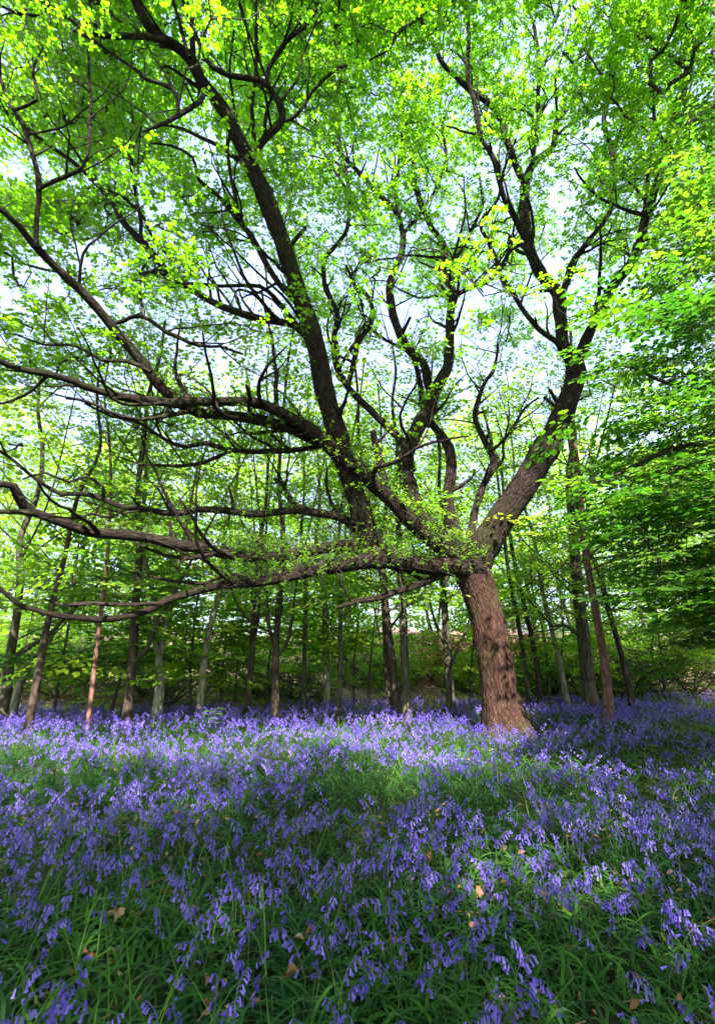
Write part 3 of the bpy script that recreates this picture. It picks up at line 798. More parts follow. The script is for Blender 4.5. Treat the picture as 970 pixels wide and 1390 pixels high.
def Yof(y):   # forward distance of a ground point seen at photo row y
    return (CAMZ - 0.22) / math.tan(math.atan((y - CY) / F) - PITCH)   # the flowers hide the lowest 0.22 m

G1 = 'trees standing round the bluebell clearing'
def T(label, px, **k):
    Y = k.pop('Y', None) or Yof(px[0][1])
    return wood_tree(label, px, Y, k.pop('bark', 'grey_bark'), group=G1, **k)

T('grey trunk at the far left edge with a limb forking to the right', [(5,972,15),(10,930,13),(14,890,12),(24,830,10),(28,780,9),(28,730,8)], forks=[[(14,895,7),(40,878,6),(65,862,5),(90,838,4)]], H=8.5, sprays=80)
T('pale slender trunk leaning right behind the leftmost grey tree', [(18,966,11),(27,930,10),(42,900,8),(60,880,7),(78,850,6)], bark='pale_bark', H=8, sprays=60)
T('short dark leaning trunk near the left edge with bluebells round its foot', [(38,990,9),(45,955,10),(51,920,10),(58,885,9),(66,840,8)], bark='brown_bark', H=7.5, sprays=50)
T('very thin straight reddish stem rising behind the lowest oak limb', [(120,985,6),(127,920,6),(135,850,5.5),(143,790,5),(147,740,5),(151,660,4)], bark='red_bark', H=8, sprays=40, zlow=3.5)
T('dark brown trunk right of the thin reddish stem', [(173,978,13),(178,920,12),(182,860,11),(186,800,10),(190,740,9)], bark='brown_bark', forks=[[(180,900,6),(200,880,6),(213,850,5)]], H=8.5, sprays=80)
T('pale mossy trunk that forks low with light green bark', [(213,972,13),(217,930,12),(215,890,11),(210,855,8),(207,800,7)], bark='pale_bark', forks=[[(216,892,9),(226,850,8),(237,800,6),(246,750,5)]], H=8, sprays=80)
T('slim trunk half hidden by bright low leaves left of the bare bank', [(270,968,9),(276,915,9),(281,870,8),(290,835,7),(300,795,6)], bark='pale_bark', H=8.5, sprays=80)
T('dark slim trunk beside the bare red bank', [(336,962,9),(340,910,8),(343,860,8),(345,800,7)], forks=[[(342,880,5),(350,840,5),(352,800,4)]], bark='brown_bark', H=9, sprays=80)
T('straight dark trunk with a bent side branch in the middle left of the clearing', [(375,970,10),(374,925,10),(374,880,9),(378,830,9),(382,780,8),(384,720,7)], bark='brown_bark', forks=[[(375,893,5),(387,878,5),(396,845,4),(401,800,3)], [(373,880,5),(364,845,5),(362,805,4)]], H=9, sprays=80)
T('thin straight grey stem between two darker trunks', [(412,956,7),(413,900,6),(414,850,6),(415,780,5)], H=9, sprays=60)
T('thin grey stem standing alone left of the group of three trunks', [(459,964,6),(462,900,6),(462,840,5),(463,770,5)], H=8.5, sprays=60, bark='grey_bark')
T('broad pale trunk far back in the wood behind thin stems', [(444,952,9),(443,900,9),(441,850,8),(439,790,7)], bark='pale_bark', H=10, sprays=70)
T('leaning dark trunk, middle one of the group of three left of the oak', [(540,966,11),(536,925,11),(530,880,10),(524,830,9),(519,770,8)], bark='brown_bark', H=9, sprays=80)
T('upright dark trunk, nearest the oak in the group of three', [(553,968,12),(550,920,11),(548,870,11),(546,820,11),(543,770,9)], bark='grey_bark', H=9, sprays=80)
T('dark trunk, leftmost of the group of three left of the oak', [(529,954,10),(526,910,9),(523,860,9),(520,800,8)], bark='brown_bark', H=9.5, sprays=70)
T('upright mossy trunk just left of the oak trunk', [(612,957,12),(608,900,10),(605,860,10),(602,810,9),(600,770,8)], forks=[[(610,905,5),(622,880,4),(632,855,3)], [(606,880,5),(592,850,4),(585,825,3)]], H=9.5, sprays=90)
T('thin stem leaning left, first one to the right of the oak trunk', [(717,950,7),(710,890,6),(700,830,6),(690,780,5),(684,730,5)], bark='grey_bark', H=8.5, sprays=60)
T('second thin leaning stem to the right of the oak trunk', [(733,950,7),(726,890,7),(713,830,6),(700,775,5),(692,730,5)], bark='brown_bark', H=8.5, sprays=60)
T('pale bowed stem between the oak and the stout right hand trunk', [(770,952,7),(760,905,7),(747,850,6),(735,800,6),(728,750,5)], bark='pale_bark', H=9, sprays=60)
T('stout tall trunk right of the oak with a flared foot', [(802,956,24),(797,925,18),(793,880,17),(787,830,16),(781,770,14),(776,700,12),(772,650,11)], bark='grey_bark', H=10.5, sprays=120, rcrown=2.6, forks=[[(795,885,6),(785,862,5),(765,848,4),(750,850,3)]])
T('reddish grey trunk leaning left in front of the stout right hand trunk', [(825,974,13),(823,930,12),(817,880,11),(808,830,10),(798,775,9),(790,720,9),(787,670,8)], bark='red_bark', H=9, sprays=80)
T('dark thin trunk leaning left, rightmost of the leaning stems', [(857,956,8),(848,910,8),(836,865,7),(822,815,7),(810,770,6)], bark='brown_bark', H=9, sprays=80)
T('pale trunk leaning steeply to the left at the right edge', [(985,905,10),(960,872,9),(935,838,8),(912,812,7)], Y=16.5, bark='pale_bark', H=7.5, sprays=60)
T('mossy yellow green pole slanting left at the right edge of the wood', [(965,895,7),(945,875,7),(925,862,6),(905,850,5)], Y=17.5, bark='pale_bark', H=5, sprays=20, zlow=2.5)

# saplings with big bright sprays low over the flowers
G2 = 'leafy saplings under the trees'
def sap(label, px, **k):
    Y = k.pop('Y', None) or Yof(px[0][1])
    k['sprays'] = int(k['sprays'] * 2.1); return wood_tree(label, px, Y, k.pop('bark', 'grey_bark'), name='sapling', group=G2, cat='sapling', tmpl=BEECH_SPRIGS, sc=(1.0, 1.5), limbs=4, **k)
sap('low leafy sapling by the left edge under the oak limb', [(75,968,4),(80,920,4),(90,870,3)], H=3.3, sprays=55, rcrown=1.3, zlow=1.0, leafm='beech_leaf')
sap('bright leaning sapling spreading over the dark shade left of centre', [(150,965,5),(165,915,4),(185,870,4)], H=3.4, sprays=70, rcrown=1.6, zlow=0.9, leafm='wood_leaf')
sap('bright sapling with drooping sprays beside the slim pale trunk', [(262,962,4),(258,920,4),(262,870,3)], H=3.0, sprays=65, rcrown=1.2, zlow=0.7, leafm='wood_leaf')
sap('small upright sapling left of the bare bank', [(320,950,3),(322,900,3),(328,850,3)], H=3.4, sprays=40, rcrown=1.1, zlow=1.0, leafm='wood_leaf')
sap('leafy sapling behind the thin stems left of the oak', [(480,948,4),(480,900,3),(485,860,3)], H=3.6, sprays=50, rcrown=1.5, zlow=1.4, leafm='wood_leaf')
sap('slender sapling behind the oak trunk on its right', [(745,946,3),(742,900,3),(735,850,3)], H=3.8, sprays=45, rcrown=1.5, zlow=1.4, leafm='wood_leaf')
sap('low bushy sapling in front of the right hand shrubs', [(900,942,4),(898,900,4),(893,860,3)], H=3.4, sprays=60, rcrown=1.8, zlow=1.0, leafm='beech_leaf')

# taller trees farther back
G3 = 'tall trees deep in the wood'
k_ = 0
for i in range(46):
    Y = 17.6 + (i % 3) * 3.6 + rng.uniform(-1, 1)
    x = -22 + 46 * (i + 0.5) / 46 + rng.uniform(-.9, .9)
    base = np.array([x, Y, float(hgt(x, Y))])
    px0, py0, t0 = project(base); lean = rng.normal() * .55
    p1 = base + [lean, 0, 3.5]; px1, py1, _ = project(p1)
    w = rng.choice([.06, .08, .1, .14, .2]) * F / t0
    lab = {0: 'slender trunk among the tall trees on the left of the far wood', 1: 'slender trunk among the tall trees behind the middle of the clearing', 2: 'slender trunk among the tall trees on the right of the far wood'}[0 if px0 < 330 else (1 if px0 < 660 else 2)]
    wood_tree(lab, [(px0, py0, w), (px1, py1, w * .8)], Y, ['grey_bark', 'brown_bark', 'pale_bark'][i % 3], H=rng.uniform(11, 15), sprays=125, zpow=1.0, rcrown=2.2, zlow=4.2,
              name='tall_tree', group=G3, sc=(1.3, 1.9), tw=False)

# out-of-frame trees added behind and beside the camera to shade the foreground
G5 = 'unseen shade trees added round the camera'
for lab, x, Y, H in (('unseen shade tree added behind the camera on the left', -5.5, -4.0, 11.0), ('unseen shade tree added straight behind the camera', -0.5, -5.5, 12.0),
                     ('unseen shade tree added behind the camera on the right', 4.5, -4.2, 11.0), ('unseen shade tree added to the right rear of the camera', 8.5, -3.0, 11.5), ('unseen shade tree added to the left rear of the camera', -10.5, -3.0, 10.5),
                     ('unseen shade tree added beside the camera on the left', -9.5, .6, 10.0), ('unseen shade tree added beside the camera on the right', 10.5, 1.0, 10.5)):
    z0 = float(hgt(x, Y)); b = np.array([x, Y, z0])
    root = empty('woodland_tree', tuple(b), lab, 'tree', G5)
    L = catmull(np.array([[x, Y, z0 - .05, .2], [x + .2, Y, 3, .16], [x - .1, Y + .1, 6, .12], [x, Y, 9, .07], [x + .1, Y, H, .02]]), .3)
    g = Geo(); tube(g, L[:, :3], L[:, 3], 14, knob=.1)
    reparent_local(g.build('trunk', M['grey_bark'], smooth=True), root)
    C = rnd_dirs(270) * (rng.random((270, 1)) ** .4) * [3.0, 2.6, 3.6] + [x, Y, H - 3.8]
    Nn, par, rad, A, B, RA, RB, tips, att_ = grow(L[8:, :3], L[8:, 3], C, step=.4, r0=.005)
    tg = Geo(); lf = Geo(); segs(tg, A, B, RA, RB, 4); c = len(tips)
    place_sprigs(lf, None, Nn[tips], frames(norm(rng.normal(size=(c, 3)) * [1, 1, .2])), rng.uniform(1.5, 2.2, c), WOOD_SPRIGS)
    reparent_local(tg.build('branches', M['grey_bark']), root); reparent_local(lf.build('crown', M['wood_leaf']), root)

# far wood: one mass
def far_wood():
    lf = Geo(); n = 3600
    X = rng.uniform(-46, 46, n); Y = 29 + rng.random(n) * 9; 
    z = hgt(X, Y) + rng.random(n) ** 1.15 * (8.5 + 2.5 * np.sin(X * 0.5) + 1.5 * np.sin(X * 1.3 + 1))
    P = np.stack([X, Y, z], 1)
    w = np.array([0.5 + 1.3 * mnoise.noise(Vector(c) * 0.3) for c in P]); keep = rng.random(n) < np.clip(w + 0.35, .1, 1)
    P = P[keep]; n = len(P)
    place_sprigs(lf, None, P, frames(norm(rng.normal(size=(n, 3)) * [1, 1, .3])), rng.uniform(2.4, 4.2, n), WOOD_SPRIGS)
    o = lf.build('far_wood', M['wood_leaf'])
    tag(o, 'mass of fresh green foliage closing the far wood', kind='stuff')
far_wood()

# shrubs
G4 = 'dark evergreen shrubs on the bank'
def shrub(label, x, y, Y, rx, rz, mat='holly_leaf', n=260, name='evergreen_shrub', group=G4, cat='shrub', sc=(0.8, 1.3)):
    p, _ = at(x, y, Y); z0 = float(hgt(p[0], p[1])); b = np.array([p[0], p[1], z0])
    root = empty(name, tuple(b), label, cat, group)
    g = Geo(); stems = []
    for i in range(6):
        a = rng.uniform(0, 6.28); tip = b + [math.cos(a) * rx * .55, math.sin(a) * rx * .5, rz * rng.uniform(.6, .95)]
        pts = catmull(np.array([[*(b - [0, 0, .05]), .03], [*((b + tip) / 2 + rng.normal(size=3) * .1), .02], [*tip, .008]]), .2)
        tube(g, pts[:, :3], pts[:, 3], 6); stems.append(pts[1:, :3])
    N = np.concatenate(stems)
    C = rnd_dirs(n) * (rng.random((n, 1)) ** 0.4) * [rx, rx * .8, rz * .55] + b + [0, 0, rz * .5]
    C[:, 2] = np.maximum(C[:, 2], z0 + 0.1)
    C = C + np.array([mnoise.noise_vector(Vector(c) * 1.3) for c in C]) * 0.35
    Nn, par, rad, A, B, RA, RB, tips, att = grow(N, None, C, step=.3, r0=.004)
    segs(g, A, B, RA, RB, 4)
    lf = Geo(); c = len(att)
    place_sprigs(lf, None, Nn[tips], rotz(rng.uniform(0, 6.28, c)), rng.uniform(sc[0], sc[1], c), OAK_SPRIGS, base=None)
    reparent_local(g.build('stems', M['brown_bark'], smooth=True), root)
    reparent_local(lf.build('foliage', M[mat]), root)
shrub('wide dark shrub behind the leftmost trunks', 80, 930, 14.7, 2.6, 1.4, n=252)
shrub('dark shrub behind the pale forked trunk', 230, 930, 14.0, 2.2, 1.5, n=228)
shrub('low dark shrub right of the bare red bank', 400, 930, 15.2, 1.6, 1.0, n=156)
shrub('rounded dark shrub behind the group of three trunks', 500, 925, 17.7, 1.6, 1.0, n=132)
shrub('dark green shrub right of the stout trunk', 835, 915, 15.7, 1.9, 1.3, n=192)
shrub('large dark shrub at the right edge under the beech', 930, 910, 16.2, 2.4, 1.6, n=252)
shrub('small green bush behind the leaning stems', 745, 925, 16.7, 1.4, 1.3, n=180, mat='beech_leaf')
shrub('russet leaved bush glowing on the bank right of the oak', 690, 925, 18.2, 2.0, 1.9, n=220, mat='russet', name='russet_bush', cat='bush')
shrub('russet leaved bush on the bank left of the oak', 585, 920, 17.7, 1.7, 1.5, n=160, mat='russet', name='russet_bush', cat='bush')
shrub('bright leafy bush behind the far left trunks', 10, 900, 17.7, 2.4, 3.2, n=260, mat='wood_leaf', name='leafy_bush', cat='bush')
shrub('bright leafy bush between the bare bank and the three trunks', 430, 900, 19.7, 2.2, 2.8, n=240, mat='wood_leaf', name='leafy_bush', cat='bush')
for lab, x, y, hh, rr in (('bright sapling in the gap right of the slim pale trunk', 300, 952, 3.6, 1.3), ('bright sapling behind the dark trunk with the bent branch', 362, 948, 3.2, 1.2),
                          ('airy sapling in the gap left of the group of three trunks', 500, 949, 3.4, 1.3), ('airy sapling in the gap between the mossy trunk and the oak', 637, 947, 3.4, 1.2),
                          ('bright sapling filling the gap before the stout trunk', 758, 944, 3.2, 1.2), ('sapling with spreading sprays at the far left edge', 30, 955, 3.2, 1.4),
                          ('bright sapling behind the rightmost leaning stem', 880, 940, 3.4, 1.5)):
    sap(lab, [(x, y, 3), (x + 2, y - 40, 3), (x + 6, y - 85, 2)], H=hh, sprays=34, rcrown=rr, zlow=.9, leafm='wood_leaf')
shrub('bright leafy bush behind the right hand leaning stems', 800, 890, 19.2, 2.2, 2.8, n=240, mat='wood_leaf', name='leafy_bush', cat='bush')

for i, (x, Y, r, hh, m_) in enumerate([(-9.5, 14.5, 1.6, 1.8, 'wood_leaf'), (-6.2, 15.2, 1.5, 1.6, 'wood_leaf'), (-3.2, 15.8, 1.3, 1.3, 'beech_leaf'), (1.2, 16.6, 1.4, 1.5, 'wood_leaf'),
                                 (3.6, 17.0, 1.2, 1.2, 'wood_leaf'), (6.8, 17.4, 1.5, 1.7, 'wood_leaf'), (9.6, 17.6, 1.7, 2.0, 'wood_leaf'), (13.5, 18.2, 2.2, 2.4, 'beech_leaf')]):
    px_, py_, _ = project(np.array([x, Y, float(hgt(x, Y))]))
    labs = ['bright bush low on the bank at the far left', 'bright bush on the bank behind the pale forked trunk', 'low green bush just left of the bare bank', 'bright bush on the bank behind the group of three trunks',
            'small bright bush on the bank just left of the oak', 'bright bush on the bank behind the thin stems right of the oak', 'tall bright bush behind the reddish grey trunk', 'spreading green bush at the far right of the bank']
    shrub(labs[i], float(px_), float(py_), Y, r, hh, mat=m_, n=130, name='leafy_bush', cat='bush', group='bright bushes on the bank')

def undergrowth():
    n = 1100; X = rng.uniform(-26, 28, n); Y = bedge(X) + .3 + rng.random(n) ** 1.4 * 12
    P = np.stack([X, Y, hgt(X, Y) + rng.uniform(.03, .38, n)], 1)
    w = np.array([mnoise.noise(Vector((p[0] * .45, p[1] * .6, 1.0))) for p in P])
    P = P[w > -.02 + .1 * rng.normal(size=n)]; n = len(P)
    lf = Geo(); place_sprigs(lf, None, P, frames(norm(rng.normal(size=(n, 3)) * [1, 1, .25])), rng.uniform(.7, 1.3, n), WOOD_SPRIGS)
    tag(lf.build('undergrowth', M['wood_leaf']), 'patchy low green undergrowth on the leaf littered bank', kind='stuff')
undergrowth()

# ================================================================== THE BEECH leaning in from the right
def build_beech():
    b = np.array([9.4, 7.2, 0.0]); b[2] = float(hgt(b[0], b[1]))
    root = empty('beech_tree', tuple(b), 'leafy beech reaching in from the right edge with layered bright green sprays', 'tree')
    g = Geo()
    tr = catmull(np.array([[*(b - [0, 0, .1]), .34], [9.3, 7.2, 2, .26], [9.2, 7.1, 5, .22], [9.1, 7.0, 8, .16], [9.1, 7.1, 11, .09], [9.0, 7.2, 13, .03]]), 0.3)
    tube(g, tr[:, :3], tr[:, 3] * (1 + .5 * np.exp(-(tr[:, 2] - b[2]).clip(0) / .25)), 20, knob=.06)
    reparent_local(g.build('trunk', M['grey_bark'], smooth=True), root)
    nodes = [tr[:, :3]]; rads = [tr[:, 3]]
    boughs = [
        ([(1010,590,12),(970,600,11),(925,606,9),(880,622,8),(845,640,6),(800,660,4)], 6.6, 6.2),
        ([(1080,500,14),(1010,515,12),(960,530,9),(905,520,7),(860,500,5),(825,490,4)], 6.8, 6.0),
        ([(1080,640,14),(1000,660,12),(950,665,10),(900,690,8),(850,725,6),(800,735,4)], 7.0, 7.0),
        ([(1120,300,14),(1040,250,11),(985,262,9),(950,280,7),(915,300,5),(890,310,3)], 6.6, 5.2),
        ([(1100,420,14),(1020,400,10),(960,400,8),(910,410,6),(870,420,4)], 6.6, 5.6),
        ([(1120,760,12),(1040,745,9),(980,740,7),(930,760,5),(890,775,4)], 7.0, 6.6),
        ([(1150,180,12),(1060,120,9),(1000,130,7),(960,150,5),(930,170,4)], 6.4, 5.0),
    ]
    for pts, y0, y1 in boughs:
        L = limb_pts(pts, y0, y1, step=.2, wob=.008)
        k = np.argmin(np.abs(tr[:, 2] - (L[0, 2] - .8)))
        st = tr[k]; L = np.vstack([catmull(np.array([[*st[:3], L[0, 3] * 1.5], [*((st[:3] + L[0, :3]) / 2 - [0, 0, .05]), L[0, 3] * 1.2], L[0]]), .25)[:-1], L])
        g = Geo(); tube(g, L[:, :3], L[:, 3], 10, knob=.08)
        reparent_local(g.build('bough', M['brown_bark'], smooth=True), root)
        nodes.append(L[3:, :3]); rads.append(L[3:, 3])
    N = np.concatenate(nodes); R = np.concatenate(rads)
    # sprays: a crown of layered sprays, its left side following the outline of the tree
    yb = [60, 150, 250, 350, 450, 550, 650, 720, 780, 850, 900]; xb = [1000, 970, 940, 905, 885, 865, 835, 825, 870, 940, 1000]
    C = []
    while len(C) < 3000:
        x = rng.uniform(720, 1180); y = rng.uniform(60, 870); Y = rng.uniform(4.7, 9.0)
        lim = np.interp(y, yb, xb) + rng.normal() * 42 + (Y - 6) * 4
        if x < lim: continue
        if rng.random() > min(1, (x - lim) / 90 + 0.35): continue
        p, t = at(x, y, Y)
        if mnoise.noise(Vector((p[0] * .5, p[1] * .5, p[2] * 1.4))) < -0.22: continue
        C.append(p)
    C = np.array(C)[:NBE]
    Nn, par, rad, A, B, RA, RB, tips, att = grow(N, R, C, step=.3, wig=.03, r0=.003, power=.42, maxd=4)
    tg = Geo(); lf = Geo(); segs(tg, A, B, RA, RB, 4)
    c = len(att); tp = Nn[tips]
    out = norm((tp - [9.2, 7.0, 0]) * [1, 1, 0] + rng.normal(size=(c, 3)) * [1.6, 1.6, 0.2] + [0, 0, -0.3])
    place_sprigs(lf, tg, tp, frames(out, spin=rng.normal(0, .2, c)), rng.uniform(.8, 1.25, c), BEECH_SPRIGS, rt=.002, base=np.clip(rng.normal(.5, .25, c), 0, 1))
    reparent_local(tg.build('twigs', M['brown_bark']), root)
    reparent_local(lf.build('crown', M['beech_leaf']), root)
NBE = 1750
build_beech()

# ================================================================== BLUEBELLS
def bell(sides=6, rings=4, L=0.019, R=0.0042, sc=1.0):
    """one nodding bell hanging along -Z from the origin"""
    prof = [(0.0, 0.35), (0.25, 0.85), (0.7, 1.0), (0.9, 1.35), (1.0, 1.9)] if rings >= 4 else [(0.0, .4), (.55, 1.05), (1.0, 1.8)]
    V = []
    for j, (h, r) in enumerate(prof):
        for k in range(sides):
            a = k * 2 * math.pi / sides
            rr = R * r * (1.0 if j < len(prof) - 1 or k % 2 == 0 else 0.78)
            V.append([math.cos(a) * rr, math.sin(a) * rr, -h * L + (0.0015 if (j == len(prof) - 1 and k % 2 == 0) else 0)])
    V = np.array(V) * sc; m = len(prof)
    idx = np.arange(m * sides).reshape(m, sides); a = idx[:-1]; b = idx[1:]
    return V, np.stack([a, np.roll(a, -1, 1), np.roll(b, -1, 1), b], -1).reshape(-1, 4)

def bell_plant(seed, lod):
    """returns stem (V,F) and flower (V,F) templates; nods towards +X"""
    r = np.random.default_rng(seed)
    h = 0.27 * r.uniform(0.8, 1.2); k = 9
    pts = []
    for i in range(k):
        t = i / (k - 1)
        pts.append([0.02 * t + 0.065 * max(0, t - .6) ** 1.3 / .4 ** 1.3 + r.normal() * .001, 0.0, h * t - 0.028 * max(0, (t - .78) / .22) ** 2])
    pts = np.array(pts)
    sg = Geo(); tube(sg, pts, np.linspace(.0024, .0013, k), 5 if lod == 0 else 3, cap=False)
    fg = Geo(); nb = r.integers(5, 10) if lod < 2 else 6
    # near bells a little larger so that they read at their distance the way a raceme does
    V0, F0 = bell(6, 4, L=.0205, R=.0033) if lod == 0 else (bell(5, 2, L=.0205, R=.0036) if lod == 1 else bell(4, 2, R=.005, L=.022))
    P = []; R_ = []; S = []; ped = []
    for i in range(nb):
        t = 0.70 + 0.30 * (i / (nb - 1))
        p = np.array([np.interp(t, np.linspace(0, 1, k), pts[:, c]) for c in range(3)])
        az = r.normal(0, 0.95); off = 0.016 * (1.1 - 0.4 * i / nb)
        q = p + [math.cos(az) * off, math.sin(az) * off, 0.002]
        tilt = abs(r.normal(0.45, 0.35))
        d = np.array([math.cos(az) * math.sin(tilt), math.sin(az) * math.sin(tilt), -math.cos(tilt)])
        Z = -d; X = norm(np.cross([0, 1.0, 0.1], Z)); Yv = np.cross(Z, X)
        P.append(q); R_.append(np.stack([X, Yv, Z], 1)); S.append(r.uniform(.85, 1.25) * (1.12 - .35 * i / nb))
        ped.append(np.array([p, q, q + [0, 0, .001], p + [0, 0, .0015]]))
    fg.rep(V0, F0, np.array(P), np.array(R_), np.array(S), attr=r.random(nb) * .5 - .25)
    up = catmull(pts[5:], .02) if lod == 0 else pts[5:]
    tube(fg, up, np.full(len(up), .0012), 4, cap=False, attr=-.2)      # the flowering top of the stem is violet too
    for q_ in ped: fg.add(q_, np.array([[0, 1, 2, 3]]), np.array([-.2]))
    def flat(g): return np.concatenate(g.V), np.concatenate(g.F4), np.concatenate(g.A4)
    return flat(sg), flat(fg)

def blade_tmpl(seed, length=.31, width=.013, n=4, arch=1.0):
    """arching strap leaf starting upward and bending towards +Y"""
    r = np.random.default_rng(seed); V = []
    a = math.radians(r.uniform(62, 84)); p = np.array([0, 0, 0.0]); st = length / n; tw = r.normal() * .3
    for i in range(n + 1):
        t = i / n; w = width * (0.75 + .5 * t) * (1 - t ** 3) + .0004
        c, s_ = math.cos(tw * t), math.sin(tw * t)
        V.append(p + [-w / 2 * c, 0, -w / 2 * s_]); V.append(p + [w / 2 * c, 0, w / 2 * s_])
        a -= math.radians(r.uniform(14, 30)) * arch
        p = p + [r.normal() * .004, math.cos(a) * st, math.sin(a) * st]
    V = np.array(V); V[:, 2] = np.maximum(V[:, 2], 0.004)
    F_ = np.array([[2 * i, 2 * i + 1, 2 * i + 3, 2 * i + 2] for i in range(n)])
    return V, F_

def in_trunk(P, pad=0.0):
    b, _ = at(689, 1004, FORK_Y)
    return np.hypot(P[:, 0] - b[0], P[:, 1] - b[1]) < 0.78 + pad

def scatter(density_fn, y0, y1, dmax):
    """points over the seen ground wedge (with a margin to the sides)"""
    W1 = 0.92 * y1 + 1.2
    n = int(2 * W1 * (y1 - y0) * dmax)
    P = np.stack([rng.uniform(-W1, W1, n), rng.uniform(y0, y1, n)], 1)
    ok = np.abs(P[:, 0]) < 0.92 * P[:, 1] + 1.2
    P = P[ok]
    keep = rng.random(len(P)) < density_fn(P) / dmax
    P = P[keep]
    P = np.column_stack([P, hgt(P[:, 0], P[:, 1])])
    return P[~in_trunk(P)]

def nz2(P, f, o=0.0):
    return np.array([mnoise.noise(Vector((p[0] * f + o, p[1] * f, 3.3 + o))) for p in P])

def edge_fade(P):
    return np.clip((bedge(P[:, 0]) + 0.4 - P[:, 1]) / 0.9, 0, 1)

def bb_density(P):
    base = np.interp(P[:, 1], [1.4, 3.0, 5.0, 7.5, 10, 17], [104, 88, 72, 64, 66, 72])
    return base * np.clip(0.75 + 1.7 * nz2(P, 0.8) + 2.2 * nz2(P, 2.6, 7), 0.04, 1.9) * edge_fade(P)
pts = scatter(bb_density, 1.35, 16.4, 220)
print('BLUEBELLS', len(pts))
# the three hundred that show largest
px, py, tt = project(pts + [0, 0, .2])
vis = (px > -20) & (px < 990) & (py < 1400)
order = np.where(vis)[0][np.argsort(tt[vis])]
near = order[:300]; rest = np.setdiff1d(np.arange(len(pts)), near)

PLANTS0 = [bell_plant(500 + i, 0) for i in range(10)]
PLANTS1 = [bell_plant(520 + i, 1) for i in range(6)]
PLANTS2 = [bell_plant(540 + i, 2) for i in range(5)]
blade_hi = [blade_tmpl(600 + i, n=6) for i in range(8)]
blade_lo = [blade_tmpl(620 + i, n=3, width=.014) for i in range(6)]

def near_bluebells():
    protos = []
    for i, (st, fl) in enumerate(PLANTS0):
        e = bpy.data.objects.new('bluebell', None); e.empty_display_size = .05
        a = new_mesh('stem', st[0], [st[1]], M['stem'], e, True, np.clip(.5 + st[2] * 0, 0, 1))
        g = []
        for v in range(3):
            rr = np.random.default_rng(i * 7 + v).random()
            me = new_mesh('flower_head', fl[0], [fl[1]], M['petal'], e, True, np.clip(rr * .8 + .1 + fl[2], 0, 1))
            g.append(me.data); COL.objects.unlink(me); bpy.data.objects.remove(me)
        lv = Geo()
        for b in range(4 + i % 3):
            V, F_ = blade_hi[(i * 3 + b) % 8]
            lv.rep(V, F_, np.array([[0, 0, 0.0]]), rotz(np.array([b * 6.28 / 5 + i])), np.array([rng.uniform(.75, 1.1)]))
        c = new_mesh('leaves', np.concatenate(lv.V), [np.concatenate(lv.F4)], M['blade'], e, False, np.concatenate(lv.A4))
        sd, ld = a.data, c.data
        for o in (a, c): COL.objects.unlink(o); bpy.data.objects.remove(o)
        bpy.data.objects.remove(e)
        protos.append((sd, g, ld))
    for n_, k in enumerate(near):
        p = pts[k]; i = int(rng.integers(0, 10)); sd, g, ld = protos[i]
        x, y, _ = project(p + [0, 0, .25])
        row = 'at the very front of the picture' if y > 1240 else ('in the shaded foreground' if y > 1150 else 'at the back of the shaded foreground')
        side = 'left' if x < 320 else ('middle' if x < 650 else 'right')
        e = bpy.data.objects.new('bluebell', None); e.empty_display_size = .05; COL.objects.link(e)
        e.location = p; e.rotation_euler = (rng.normal() * .2, rng.normal() * .2, rng.uniform(0, 6.28))
        s = rng.uniform(.75, 1.15); e.scale = (s, s, s)
        tag(e, 'violet bluebell with nodding bells %s, on the %s side' % (row, side) if side != 'middle' else 'violet bluebell with nodding bells %s, near the middle' % row,
            'flower', 'bluebells in the foreground')
        for nm, d in (('stem', sd), ('flower_head', g[int(rng.integers(0, 3))]), ('leaves', ld)):
            o = bpy.data.objects.new(nm, d); COL.objects.link(o); o.parent = e
near_bluebells()

